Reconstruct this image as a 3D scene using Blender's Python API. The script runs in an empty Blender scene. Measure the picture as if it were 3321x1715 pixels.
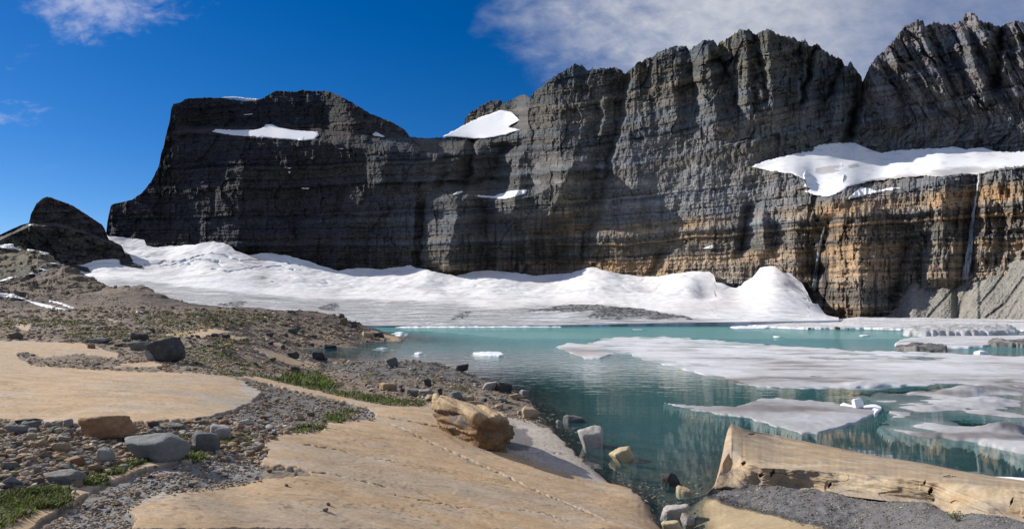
import bpy, bmesh, math, random
import numpy as np
from mathutils import Vector, Matrix

rng = np.random.default_rng(7)
random.seed(7)
SC = bpy.context.scene
COL = SC.collection
F, VH, UC, H = 2000.0, 1022.0, 1660.5, 4.0      # focal length, horizon row, centre column, eye height over the lake
f32 = np.float32

# ------------------------------------------------------------------ helpers
def smooth(a, b, x):
    t = np.clip((x - a) / (b - a), 0, 1)
    return t * t * (3 - 2 * t)

def lerp(a, b, t):
    return a + (b - a) * t

def pl(pts, x):
    p = np.array(pts, float)
    return np.interp(x, p[:, 0], p[:, 1])

_perm = np.random.default_rng(3).permutation(4096).astype(np.int32)
def _hash(i, j, seed):
    return _perm[(_perm[(i + seed * 131) & 4095] + j) & 4095]

_ang = np.arange(4096) * (2 * np.pi / 4096) * 37.0
_gx, _gy = np.cos(_ang).astype(f32), np.sin(_ang).astype(f32)
def perlin(x, y, seed=0):
    x = np.asarray(x, f32); y = np.asarray(y, f32)
    xi = np.floor(x); yi = np.floor(y)
    fx = x - xi; fy = y - yi
    i = xi.astype(np.int32); j = yi.astype(np.int32)
    wx = fx * fx * fx * (fx * (fx * 6 - 15) + 10)
    wy = fy * fy * fy * (fy * (fy * 6 - 15) + 10)
    def g(a, b, dx, dy):
        h = _hash(a, b, seed)
        return _gx[h] * dx + _gy[h] * dy
    n00 = g(i, j, fx, fy); n10 = g(i + 1, j, fx - 1, fy)
    n01 = g(i, j + 1, fx, fy - 1); n11 = g(i + 1, j + 1, fx - 1, fy - 1)
    a = n00 + wx * (n10 - n00)
    b = n01 + wx * (n11 - n01)
    return (a + wy * (b - a)) * 1.5

def fbm(x, y, o=4, seed=0, gain=0.5):
    s = 0; a = 1.0; t = 0; k = 1.0
    for n in range(o):
        s = s + a * perlin(x * k + 17.3 * n, y * k - 9.1 * n, seed + n)
        t += a; a *= gain; k *= 2.03
    return s / t * 1.4

def ridged(x, y, o=3, seed=0, gain=0.5):
    s = 0; a = 1.0; t = 0; k = 1.0
    for n in range(o):
        s = s + a * (1 - 2 * np.abs(perlin(x * k + 5.7 * n, y * k + 3.3 * n, seed + n)))
        t += a; a *= gain; k *= 2.1
    return s / t

def facet(x, y, seed, tilt=1.5):
    """broken rock: the plane is split into cells, each a tilted facet at its own depth"""
    x = np.asarray(x, f32); y = np.asarray(y, f32)
    xi = np.floor(x).astype(np.int32); yi = np.floor(y).astype(np.int32)
    best = np.full(x.shape, 9., f32); bx = np.zeros(x.shape, f32); by = np.zeros(x.shape, f32); bh = np.zeros(x.shape, np.int32)
    for i in (-1, 0, 1):
        for j in (-1, 0, 1):
            h = _hash(xi + i, yi + j, seed)
            dx = x - (xi + i) - h / f32(4096); dy = y - (yi + j) - _perm[h] / f32(4096)
            d = np.abs(dx) + np.abs(dy); m = d < best
            best = np.where(m, d, best); bx = np.where(m, dx, bx); by = np.where(m, dy, by); bh = np.where(m, h, bh)
    r = lambda k: _perm[(bh + k) & 4095] / f32(4096) - f32(.5)
    return r(11) + (r(23) * bx + r(37) * by) * tilt

def rnd1(i, seed=0):
    return (_hash(np.asarray(i).astype(np.int32), np.int32(seed * 7 + 1), seed) / 4095.0).astype(f32)

def proj(x, y, z):
    return UC + F * x / y, VH + F * (H - z) / y

def unproj(u, v, Y):
    return np.stack([(u - UC) / F * Y, Y + 0 * u, H - (v - VH) / F * Y], -1)

def block(x, y, seed, tilt=1.0):
    """jointed rock: rows of blocks, each standing out or back and turned a little"""
    row = np.floor(y); xs = x + rnd1(row, seed) * 17; col = np.floor(xs)
    h = _hash(col.astype(np.int32), row.astype(np.int32), seed)
    r = lambda k: _perm[(h + k) & 4095] / f32(4096) - f32(.5)
    return r(11) + (r(23) * (xs - col - .5) + r(37) * (y - row - .5)) * tilt

# masks are drawn over the view of the ground at a third of the photograph's size and looked up where a ground point lies
MW, MH, MS, MO = 1320, 640, 3.0, 300.0
_mu, _mv = np.meshgrid(np.arange(MW) * MS - MO, np.arange(MH) * MS)
def inpoly(poly, u, v):
    p = np.array(poly, float)
    c = np.zeros(u.shape, bool)
    x0, y0 = p[-1]
    for x1, y1 in p:
        if y0 != y1:
            c ^= ((y1 > v) != (y0 > v)) & (u < (x0 - x1) * (v - y1) / (y0 - y1) + x1)
        x0, y0 = x1, y1
    return c
def blur(m, r, ry=None):
    def box(a, k, ax):
        if k < 1: return a
        pad = [(0, 0), (0, 0)]; pad[ax] = (k + 1, k)
        c = np.cumsum(np.pad(a, pad, mode='edge'), ax)
        n = a.shape[ax]
        hi = np.take(c, np.arange(2 * k + 1, 2 * k + 1 + n), ax); lo = np.take(c, np.arange(0, n), ax)
        return (hi - lo) / (2 * k + 1)
    ry = r if ry is None else ry
    for _ in range(2):
        m = box(m, int(r), 1); m = box(m, int(ry), 0)
    return m
def mask(polys, r=1, ry=None):
    m = np.zeros(_mu.shape)
    for p in polys:
        m = np.maximum(m, inpoly(p, _mu, _mv))
    return blur(m.astype(f32), r, ry)
def look(m, u, v):
    x = np.clip((u + MO) / MS, 0, MW - 1.01); y = np.clip(v / MS, 0, MH - 1.01)
    i = x.astype(int); j = y.astype(int); a = x - i; b = y - j
    return (m[j, i] * (1 - a) + m[j, i + 1] * a) * (1 - b) + (m[j + 1, i] * (1 - a) + m[j + 1, i + 1] * a) * b

def new_obj(name, me, mats=(), parent=None, label=None, cat=None, group=None, kind=None):
    o = bpy.data.objects.new(name, me)
    COL.objects.link(o)
    for m in mats: me.materials.append(m)
    if parent is not None: o.parent = parent
    tag(o, label, cat, group, kind)
    return o
def tag(o, label=None, cat=None, group=None, kind=None):
    for k, x in (('label', label), ('category', cat), ('group', group), ('kind', kind)):
        if x: o[k] = x

def mesh_np(name, V, Fq, col=None, attrs=None, smooth_shade=True):
    V = np.ascontiguousarray(V.reshape(-1, 3), f32); Fq = np.ascontiguousarray(Fq, np.int32)
    me = bpy.data.meshes.new(name)
    n, k = Fq.shape
    me.vertices.add(len(V)); me.vertices.foreach_set('co', V.ravel())
    me.loops.add(n * k); me.loops.foreach_set('vertex_index', Fq.ravel())
    me.polygons.add(n)
    me.polygons.foreach_set('loop_start', np.arange(0, n * k, k, dtype=np.int32))
    me.update(calc_edges=True)
    me.polygons.foreach_set('use_smooth', np.full(n, smooth_shade))
    if col is not None:
        a = me.color_attributes.new('col', 'FLOAT_COLOR', 'POINT')
        c = np.ones((len(V), 4), f32); c[:, :3] = col.reshape(-1, 3)
        a.data.foreach_set('color', c.ravel())
    for nm, arr in (attrs or {}).items():
        a = me.attributes.new(nm, 'FLOAT', 'POINT')
        a.data.foreach_set('value', np.ascontiguousarray(arr, f32).ravel())
    me.validate()
    return me

def grid_faces(nr, nc, keep=None):
    i = np.arange(nr * nc).reshape(nr, nc)
    q = np.stack([i[:-1, :-1], i[:-1, 1:], i[1:, 1:], i[1:, :-1]], -1).reshape(-1, 4)
    if keep is not None: q = q[keep.reshape(-1)]
    return q
def compact(V, q, *arrs):
    used = np.zeros(len(V), bool); used[q.ravel()] = True
    idx = np.cumsum(used) - 1
    return (V[used], idx[q]) + tuple(a[used] for a in arrs)

# ------------------------------------------------------------------ materials
def nodes(name):
    m = bpy.data.materials.new(name); m.use_nodes = True
    nt = m.node_tree; nt.nodes.clear()
    out = nt.nodes.new('ShaderNodeOutputMaterial')
    return m, nt, out
def N(nt, t, **kw):
    n = nt.nodes.new(t)
    for k, x in kw.items():
        if k in n.inputs: n.inputs[k].default_value = x
        else: setattr(n, k, x)
    return n
def coords(nt, scale=(1, 1, 1)):
    g = N(nt, 'ShaderNodeNewGeometry')
    mp = N(nt, 'ShaderNodeMapping'); mp.inputs['Scale'].default_value = scale
    nt.links.new(g.outputs['Position'], mp.inputs['Vector'])
    return mp.outputs['Vector']
def mulcol(nt, a, lo, hi, fac):
    """colour a times a grey between lo and hi picked by fac"""
    r = N(nt, 'ShaderNodeMapRange'); r.inputs['To Min'].default_value = lo; r.inputs['To Max'].default_value = hi
    r.inputs['From Min'].default_value = .25; r.inputs['From Max'].default_value = .75
    nt.links.new(fac, r.inputs['Value'])
    m = N(nt, 'ShaderNodeMix', data_type='RGBA', blend_type='MULTIPLY'); m.inputs['Factor'].default_value = 1
    nt.links.new(a, m.inputs['A']); nt.links.new(r.outputs['Result'], m.inputs['B'])
    return m.outputs['Result']
def surf_mat(name, scales, bump, rough=0.9, spec=0.2, colattr='col', vary=(.75, 1.25), base=None, world=True, sss=0):
    """base colour from the painted-on mineral colour (or BASE), mottled by noise at two sizes and roughened by bumps"""
    m, nt, out = nodes(name)
    p = N(nt, 'ShaderNodeBsdfPrincipled', Roughness=rough)
    p.inputs['Specular IOR Level'].default_value = spec
    if base is None:
        c = N(nt, 'ShaderNodeAttribute', attribute_name=colattr).outputs['Color']
    else:
        r = N(nt, 'ShaderNodeRGB'); r.outputs[0].default_value = (*base, 1); c = r.outputs[0]
    if world: vec = coords(nt)
    else:
        tc = N(nt, 'ShaderNodeTexCoord'); vec = tc.outputs['Object']
    hs = []
    for s, d in scales:
        n = N(nt, 'ShaderNodeTexNoise', Scale=s, Detail=d, Roughness=.62)
        nt.links.new(vec, n.inputs['Vector']); hs.append(n.outputs['Fac'])
        c = mulcol(nt, c, vary[0], vary[1], n.outputs['Fac'])
    nt.links.new(c, p.inputs['Base Color'])
    nrm = None
    for h, (dist, st) in zip(hs, bump):
        b = N(nt, 'ShaderNodeBump', Strength=st, Distance=dist)
        nt.links.new(h, b.inputs['Height'])
        if nrm is not None: nt.links.new(nrm, b.inputs['Normal'])
        nrm = b.outputs['Normal']
    if nrm is not None: nt.links.new(nrm, p.inputs['Normal'])
    nt.links.new(p.outputs[0], out.inputs['Surface'])
    return m

MAT_CLIFF = surf_mat('cliff_rock', [(.45, 8), (2.2, 5)], [(1.0, .6), (.3, .6)], vary=(.72, 1.28))
MAT_GROUND = surf_mat('ground_rock', [(2.2, 7), (14, 5)], [(.03, .5), (.012, .6)], vary=(.82, 1.18))
MAT_HILL = surf_mat('scree', [(.5, 9), (3.5, 5)], [(.6, .8), (.2, .8)], vary=(.7, 1.3))
MAT_SNOW = surf_mat('snow', [(.25, 5), (1.6, 4)], [(.5, .25), (.12, .3)], rough=.75, spec=.25, vary=(.96, 1.04))
MAT_ICE = surf_mat('lake_ice', [(.5, 6), (3.0, 5)], [(.08, .3), (.03, .35)], rough=.6, spec=.35, vary=(.92, 1.06))
MAT_STONES = surf_mat('stones', [(9, 5)], [(.01, .5)], vary=(.75, 1.25))
# ------------------------------------------------------------------ the ground: one height field over (direction, distance)
PL = lambda x, y: 1.249 - .212 * x - .05 * y       # the plane the near slab lies on
cp = []
def A(u, v, z):                                    # a seen ground point at height z
    Y = (H - z) * F / (v - VH); cp.append(((u - UC) / F, math.log(Y), z))
def D(u, v, Y):                                    # a seen ground point at distance Y
    cp.append(((u - UC) / F, math.log(Y), H - (v - VH) / F * Y))
def W(u, v, z):                                    # lake bed under the water seen at (u, v)
    Y = H * F / (v - VH); cp.append(((u - UC) / F, math.log(Y), z))
def B(u, Y, z):                                    # hidden ground
    cp.append(((u - UC) / F, math.log(Y), z))
def S(u, v, dz=0):                                 # on the slab plane
    a = (u - UC) / F; k = (v - VH) / F
    Y = (H - 1.249) / (k - .212 * a - .05) if (k - .212 * a - .05) > .02 else 30
    cp.append((a, math.log(Y), PL(a * Y, Y) + dz))
for p in [(0, 1715), (-350, 1715), (400, 1715), (800, 1715), (1200, 1715), (1600, 1715), (1900, 1715), (2080, 1700), (600, 1600), (900, 1600), (1200, 1600),
          (1500, 1600), (1750, 1600), (1950, 1600), (900, 1480), (1100, 1480), (1300, 1480), (1500, 1500), (1700, 1500), (1800, 1480), (900, 1420),
          (1100, 1400), (1300, 1360), (1500, 1400), (1420, 1330), (1690, 1400), (1820, 1550), (2040, 1650), (1640, 1380)]:
    S(*p)
for p in [(300, 1640), (150, 1690), (500, 1560), (700, 1540), (350, 1600), (780, 1500), (640, 1480)]: S(*p, -.1)
for p in [(300, 1520), (150, 1560), (0, 1600), (0, 1500), (200, 1450), (450, 1440), (-350, 1500)]: S(*p, -.16)
for a in [(0, 1372, 1.95), (-350, 1372, 2.2), (300, 1385, 1.9), (500, 1378, 1.85), (700, 1350, 1.72), (840, 1285, 1.5), (0, 1200, 2.3), (-350, 1200, 2.6), (350, 1250, 2.05), (600, 1290, 1.82),
          (700, 1225, 1.75), (400, 1205, 2.0), (0, 1112, 2.55), (-350, 1112, 2.9), (250, 1150, 2.2), (950, 1330, 1.35), (1150, 1330, 1.05), (1250, 1318, .92), (1000, 1265, 1.15), (900, 1300, 1.4),
          (-350, 1050, 3.4), (0, 1055, 3.2), (1100, 1260, 1.0), (1000, 1230, .9), (900, 1225, 1.2), (950, 1180, .55), (850, 1180, 1.2), (700, 1150, 1.9), (800, 1100, 2.2), (600, 1080, 2.7),
          (400, 1090, 2.7), (600, 1040, 3.5), (300, 1045, 3.45), (450, 1140, 2.2), (560, 1180, 1.95), (820, 1140, 1.6), (900, 1130, 1.1),
          (1200, 1215, .85), (1300, 1245, .8), (1450, 1255, .5), (1600, 1285, .22), (1500, 1310, .55), (1650, 1330, .3), (1380, 1290, .8), (1560, 1340, .5)]: A(*a)
for a in [(0, 1010, 83), (0, 950, 139), (0, 900, 180), (0, 830, 219), (0, 795, 235), (-350, 1000, 90), (-350, 900, 170), (-350, 800, 230), (180, 850, 215), (80, 815, 228), (350, 932, 172), (250, 895, 200),
          (500, 970, 135), (650, 1001, 112), (450, 992, 94), (550, 1010, 90), (200, 980, 119), (300, 950, 145), (300, 1010, 72), (150, 1015, 76),
          (760, 1003, 100), (860, 1010, 104), (1000, 1015, 108), (900, 1055, 88), (950, 1092, 80), (1000, 1095, 84), (930, 1030, 96), (1090, 1027, 106), (1150, 1048, 108), (1200, 1066, 108), (1260, 1087, 106), (1000, 1060, 94), (1080, 1080, 90), (1080, 1100, 84), (720, 1030, 76)]: D(*a)
for a in [(350, 230, 10), (500, 180, 3), (650, 150, 0), (800, 160, 2.5), (1000, 170, 1), (1150, 175, -.5), (200, 255, 20), (0, 262, 27), (-350, 262, 30), (1320, 125, -1), (1000, 118, 4.1), (1000, 132, 3), (860, 116, 4.3), (900, 130, 3.3), (1090, 122, 3.0), (1150, 124, 2.0), (1220, 124, .8), (760, 112, 4.8), (760, 130, 4.0)]: B(*a)
for a in [(1318, 1102), (1180, 1111), (1090, 1126), (1000, 1127), (955, 1137), (1060, 1165), (1030, 1195), (1020, 1215), (1430, 1181), (1500, 1207), (1560, 1231), (1640, 1262), (1705, 1292), (1745, 1335),
          (1795, 1395), (1830, 1430), (1868, 1470), (1900, 1515), (1975, 1572), (2050, 1592), (2100, 1640), (2135, 1715), (1240, 1175), (1350, 1175), (1120, 1173)]: W(*a, 0)
for a in [(1200, 1195, .55), (1350, 1195, .55), (1450, 1205, .35), (1120, 1195, .45)]: A(*a)
for a in [(1050, 1186, -.12), (1090, 1150, -.3), (1250, 1150, -.9), (1400, 1150, -1.2), (1550, 1190, -.9), (1700, 1240, -.8), (1800, 1320, -.5), (1900, 1400, -.7), (2000, 1480, -.6), (2100, 1420, -1.2),
          (2000, 1280, -2), (2080, 1540, -.4), (2190, 1700, -.22), (2150, 1640, -.25), (2230, 1600, -.3), (2200, 1500, -.6), (2280, 1450, -.9), (2500, 1380, -1.1), (2800, 1400, -1.2), (3200, 1450, -1.2), (3700, 1500, -1.2),
          (2300, 1560, -.2), (3300, 1300, -3), (2500, 1200, -4), (1700, 1100, -5), (2500, 1085, -5), (3300, 1085, -5), (3700, 1085, -5), (1500, 1090, -4), (1330, 1120, -1.5), (1150, 1135, -.5), (3700, 1300, -3)]: W(*a)
# right bank: gravel shelf between two ribs of rock
for a in [(2290, 1650, .0), (2330, 1610, .06), (2480, 1590, .12), (2400, 1640, .04), (2600, 1640, .22), (2760, 1690, .22), (2900, 1660, .42), (3100, 1690, .62), (3321, 1700, .8), (3700, 1700, 1.0), (2900, 1710, .38),
          (2500, 1700, .18), (2380, 1700, .08), (2650, 1725, .3), (3200, 1650, .62), (2700, 1600, .24), (3000, 1630, .46)]: A(*a)
for a in [(2400, 18.5, -.5), (2600, 17, -.4), (2800, 15, -.4), (3000, 14, -.35), (3200, 13.5, -.3), (3700, 13, -.3), (2500, 15, .0), (2800, 13.4, .1), (3100, 11.8, .25), (3400, 11, .3)]: B(*a)
cp = np.array(cp)
def tps(P, z, lam=2e-4):
    n = len(P); d2 = ((P[:, None] - P[None]) ** 2).sum(-1)
    K = .5 * d2 * np.log(d2 + 1e-12) + lam * np.eye(n)
    M = np.zeros((n + 3, n + 3)); M[:n, :n] = K; M[:n, n] = 1; M[:n, n + 1:] = P; M[n, :n] = 1; M[n + 1:, :n] = P.T
    w = np.linalg.solve(M, np.r_[z, 0, 0, 0])
    def ev(Q):
        out = np.empty(len(Q))
        for s in range(0, len(Q), 20000):
            q = Q[s:s + 20000]; d2 = ((q[:, None] - P[None]) ** 2).sum(-1)
            out[s:s + 20000] = (.5 * d2 * np.log(d2 + 1e-12)) @ w[:n] + w[n] + q @ w[n + 1:]
        return out
    return ev
# heights are interpolated as height over distance, which keeps the near ground fine and the far ground free
SX, SY = 1.0, .55
ev = tps(cp[:, :2] * [SX, SY], np.arcsinh(cp[:, 2] / 1.5), 3e-5)
GU = np.arange(-380, 3790, 3.4); NR = 1180
GY = np.exp(np.linspace(math.log(4.3), math.log(262), NR))
cu, cy = GU[::6], GY[::6]
q = np.stack(np.meshgrid((cu - UC) / F * SX, np.log(cy) * SY), -1).reshape(-1, 2)
zc = (1.5 * np.sinh(ev(q))).reshape(len(cy), len(cu))
def up(zc, cx, x, ax):
    i = np.clip(np.searchsorted(cx, x, side='right') - 1, 0, len(cx) - 2); t = np.clip((x - cx[i]) / (cx[i + 1] - cx[i]), 0, 1.2)
    if ax == 0: return np.take(zc, i, 0) * (1 - t)[:, None] + np.take(zc, i + 1, 0) * t[:, None]
    return np.take(zc, i, 1) * (1 - t) + np.take(zc, i + 1, 1) * t
GZ = up(up(zc, np.log(cy), np.log(GY), 0), cu, GU, 1)
U2, Y2 = np.meshgrid(GU, GY)
X2 = (U2 - UC) / F * Y2
Z0 = GZ.copy()
V2 = VH + F * (H - GZ) / Y2

def bump(u, v, cu, cv, ru, rv):
    return np.exp(-((u - cu) / ru) ** 2 - ((v - cv) / rv) ** 2)
# ---- what the ground is made of, drawn as outlines over the ground
P_SLAB = [[(430, 1730), (445, 1690), (410, 1668), (470, 1625), (500, 1607), (640, 1598), (760, 1582), (860, 1562), (1000, 1550), (1012, 1542), (985, 1528), (900, 1522), (850, 1520), (845, 1500), (872, 1470), (856, 1450), (872, 1425),
           (905, 1413), (1040, 1404), (1052, 1376), (1110, 1367), (1213, 1365), (1217, 1345), (1190, 1330), (1205, 1317), (1400, 1310), (1500, 1330), (1640, 1352), (1700, 1358), (1790, 1396), (1868, 1475), (1905, 1512), (1975, 1568), (2050, 1590), (2105, 1640), (2145, 1730)]]
P_RIM = [[(-380, 1900), (-380, 1800), (0, 1708), (110, 1655), (245, 1604), (262, 1570), (352, 1546), (450, 1503), (560, 1486), (632, 1488), (640, 1497), (570, 1507), (470, 1530), (400, 1555), (330, 1580), (270, 1620), (200, 1660), (110, 1715), (0, 1790)]]
P_SLAB2 = [[(-380, 1135), (0, 1133), (40, 1150), (100, 1187), (250, 1196), (380, 1205), (500, 1208), (650, 1212), (760, 1226), (850, 1275), (822, 1308), (740, 1340), (640, 1368), (450, 1376), (300, 1384), (120, 1371), (0, 1366), (-380, 1366)],
           [(-380, 1103), (0, 1104), (120, 1108), (260, 1113), (330, 1130), (395, 1150), (385, 1165), (260, 1150), (150, 1163), (80, 1142), (0, 1165), (-380, 1165)],
           [(760, 1224), (840, 1224), (960, 1254), (1100, 1288), (1250, 1317), (1310, 1326), (1180, 1323), (1100, 1301), (960, 1269), (850, 1242)]]
P_MID = [[(530, 1085), (600, 1073), (690, 1067), (765, 1070), (705, 1085), (690, 1098), (560, 1096)], [(858, 1094), (922, 1122), (910, 1132), (880, 1112)], [(815, 1129), (880, 1136), (960, 1165), (1047, 1184), (1030, 1196), (940, 1186), (860, 1152)],
         [(1195, 1066), (1255, 1084), (1325, 1102), (1270, 1106), (1235, 1098)], [(50, 1052), (100, 1056), (95, 1072), (60, 1066)], [(330, 1032), (385, 1040), (380, 1046), (330, 1038)], [(590, 1048), (640, 1052), (700, 1066), (640, 1060)], [(1080, 1172), (1130, 1172), (1110, 1190), (1075, 1195)],
         [(350, 1190), (480, 1197), (540, 1185), (500, 1172), (420, 1178)], [(730, 1092), (800, 1090), (820, 1100), (750, 1104)]]
P_WHITE = [[(1640, 1352), (1700, 1358), (1790, 1398), (1868, 1475), (1905, 1512), (1975, 1568), (1945, 1577), (1800, 1525), (1640, 1468)], [(760, 1228), (850, 1275), (830, 1300), (790, 1280)], [(870, 1520), (985, 1529), (1005, 1542), (900, 1555), (850, 1560)]]
P_GREY = [[(300, 1620), (330, 1600), (450, 1540), (650, 1495), (850, 1480), (850, 1560), (640, 1600), (420, 1660), (430, 1730), (90, 1800), (160, 1700)], [(1650, 1385), (1720, 1415), (1720, 1450), (1650, 1460)], [(1110, 1330), (1215, 1335), (1215, 1366), (1110, 1368)],
          [(930, 1395), (1050, 1378), (1050, 1402), (930, 1412)]]
P_TONGUE = [[(770, 1230), (860, 1245), (960, 1275), (1100, 1305), (1200, 1325), (1185, 1345), (1100, 1365), (1030, 1400), (900, 1410), (700, 1425), (560, 1400), (500, 1385), (650, 1372), (750, 1340), (830, 1310), (860, 1280), (800, 1250)]]
P_DARKG = [[(1080, 1172), (1400, 1168), (1460, 1190), (1560, 1232), (1640, 1262), (1560, 1262), (1440, 1235), (1300, 1225), (1200, 1235), (1120, 1220)], [(960, 1140), (1040, 1150), (1080, 1165), (1040, 1180), (960, 1160)]]
P_GREEN = [[(265, 1572), (300, 1540), (380, 1512), (450, 1492), (560, 1472), (665, 1468), (668, 1490), (560, 1487), (450, 1505), (350, 1555), (300, 1575)], [(-200, 1625), (0, 1612), (90, 1600), (225, 1585), (215, 1640), (110, 1655), (0, 1710), (-200, 1740)],
           [(680, 1210), (760, 1212), (900, 1225), (950, 1232), (930, 1245), (840, 1222), (700, 1216)], [(930, 1232), (960, 1222), (1040, 1225), (1090, 1265), (1180, 1275), (1250, 1290), (1370, 1300), (1370, 1318), (1250, 1316), (1100, 1285), (960, 1252)],
           [(690, 1422), (830, 1424), (830, 1447), (690, 1447)], [(520, 1425), (600, 1418), (620, 1438), (530, 1444)], [(1040, 1350), (1140, 1328), (1140, 1350), (1100, 1372), (1050, 1372)], [(960, 1385), (1050, 1380), (1050, 1392), (960, 1408)]]
P_GREEN2 = [[(450, 1085), (620, 1062), (700, 1062), (560, 1100), (470, 1100)], [(200, 1070), (330, 1060), (460, 1075), (430, 1100), (230, 1105)], [(560, 1130), (750, 1115), (760, 1145), (600, 1150)], [(-100, 1040), (200, 1035), (400, 1050), (200, 1060), (-100, 1060)], [(680, 1105), (780, 1100), (830, 1120), (700, 1130)],
            [(-380, 790), (0, 800), (130, 830), (120, 880), (0, 905), (-380, 910)], [(1180, 1215), (1230, 1210), (1240, 1222), (1180, 1222)], [(1290, 1208), (1340, 1205), (1350, 1218), (1300, 1220)], [(1370, 1225), (1430, 1222), (1440, 1240), (1380, 1242)], [(1450, 1248), (1530, 1255), (1530, 1270), (1460, 1262)]]
Mk = {k: mask(p, r) for k, p, r in (('slab', P_SLAB, 1), ('rim', P_RIM, 1), ('slab2', P_SLAB2, 1), ('mid', P_MID, 1), ('white', P_WHITE, 4), ('grey', P_GREY, 3), ('tongue', P_TONGUE, 3), ('darkg', P_DARKG, 3), ('green', P_GREEN, 2), ('green2', P_GREEN2, 7))}
P_RSLAB = [[(2255, 1640), (2290, 1612), (2420, 1650), (2560, 1685), (2740, 1730), (2740, 1800), (2140, 1800), (2180, 1690)]]
P_RGRAV = [[(2270, 1592), (2350, 1572), (2480, 1550), (2700, 1575), (2900, 1600), (3030, 1605), (3800, 1600), (3800, 1900), (2760, 1900), (2740, 1722), (2560, 1683), (2420, 1648), (2300, 1610)]]
Mk['rslab'] = mask(P_RSLAB, 1); Mk['rgrav'] = mask(P_RGRAV, 2)
wu = perlin(U2 / 37, V2 / 19, 5) * 8 + perlin(U2 / 11, V2 / 7, 6) * 3.5
wv = perlin(U2 / 41, V2 / 23, 8) * 4 + perlin(U2 / 12, V2 / 8, 9) * 2
def gm(k): return look(Mk[k], U2 + wu, V2 + wv)
G = {k: gm(k) for k in Mk}
near = smooth(75, 45, Y2)
for k in ('slab', 'rim', 'slab2', 'white', 'grey', 'tongue', 'green', 'rslab', 'rgrav', 'darkg'): G[k] = G[k] * near
sl = np.maximum.reduce([G['slab'], G['rim'], G['slab2'], G['rslab'], G['mid'] * smooth(130, 110, Y2)])
slab = smooth(.35, .65, sl)
# relief: slabs stand a little proud with broken edges, loose ground is lumpy
lx, ly = X2, Y2
rough = 1 - slab
GZ = GZ + slab * (.05 + .02 * fbm(lx * .35, ly * .35, 3, 21)) * smooth(2, 10, Y2 + 2)
tq = fbm(lx * .22 + 4, ly * .5, 4, 25) * 7 + ly * .12; GZ += slab * .007 * (np.floor(tq) + smooth(.80, 1.0, tq - np.floor(tq)) - tq)
GZ += slab * .004 * ridged(lx * .8, ly * 2.2, 3, 27)
GZ += slab * .006 * fbm(lx * 1.2, ly * 3.5, 4, 23)
amp = np.clip(.0045 * Y2, .02, .26) * rough
GZ += amp * (fbm(lx / (.02 * 12), ly / (.02 * 12), 3, 31) * smooth(25, 12, Y2) * .6 + fbm(lx / 1.4, ly / 1.6, 5, 33) * smooth(110, 60, Y2) + fbm(lx / 5., ly / 5., 5, 35) * smooth(30, 90, Y2) * 1.6)
hill = smooth(78, 115, Y2) * smooth(1150, 700, U2)
GZ += hill * (ridged(lx / 26 + ly / 50, (GZ * 1.0 + lx * .10) / 3.2, 3, 41) * .55 + ridged(lx / 9, (GZ + lx * .1) / 1.1, 2, 43) * .22)
far_h = smooth(105, 140, Y2) * smooth(1000, 600, U2)
GZ += far_h * (1.3 * facet(lx / 9 + ly / 30, (GZ + lx * .12) / 2.2, 45) + .8 * facet(lx / 3.2, ly / 6, 47) + .5 * block(lx / 5 + ly / 18, (GZ + lx * .12) / .9, 48))
# the shoreline keeps its place; below it the bed goes down smoothly
# cracks in the near slab
cr = np.zeros(U2.shape, f32); crl = np.zeros(U2.shape, f32)
def crack(pts, w, dark):
    global cr, crl
    d = np.full(U2.shape, 99., f32)
    sel = (Y2 < 30)
    uu = (U2 + perlin(U2 / 14, V2 / 10, 51) * 4)[sel]; vv = (V2 + perlin(U2 / 17, V2 / 12, 52) * 3)[sel]; dd = d[sel]
    for (a, b), (c, e) in zip(pts[:-1], pts[1:]):
        t = np.clip(((uu - a) * (c - a) + (vv - b) * (e - b)) / ((c - a) ** 2 + (e - b) ** 2), 0, 1)
        dd = np.minimum(dd, np.hypot(uu - a - t * (c - a), (vv - b - t * (e - b)) * 1.6))
    d[sel] = dd
    m = smooth(w, w * .3, d) * smooth(-.25, .25, perlin(U2 / 23, V2 / 23, 55) + .15)
    if dark: cr = np.maximum(cr, m)
    else: crl = np.maximum(crl, m)
crack([(1250, 1372), (1320, 1400), (1400, 1437), (1500, 1485), (1600, 1530), (1680, 1570), (1750, 1603), (1900, 1665), (1990, 1715)], 5, False)
crack([(1265, 1380), (1410, 1445), (1510, 1492), (1610, 1537), (1760, 1610), (1910, 1672)], 3.2, True)
crack([(1220, 1348), (1285, 1362), (1345, 1374), (1435, 1392)], 3.6, True)
crack([(1015, 1540), (1090, 1548), (1180, 1570), (1255, 1587)], 3.0, True)
crack([(990, 1448), (1080, 1462), (1170, 1483), (1285, 1505)], 2.6, True)
crack([(850, 1522), (930, 1517), (965, 1524), (1000, 1540)], 5.0, True)
crack([(1280, 1615), (1360, 1630), (1440, 1642), (1500, 1655)], 2.4, True)
crack([(1650, 1655), (1760, 1672), (1850, 1700)], 2.4, True)
crack([(1840, 1480), (1760, 1470), (1700, 1480)], 2., True)
GZ -= (cr * .03 + crl * .015) * slab
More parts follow.
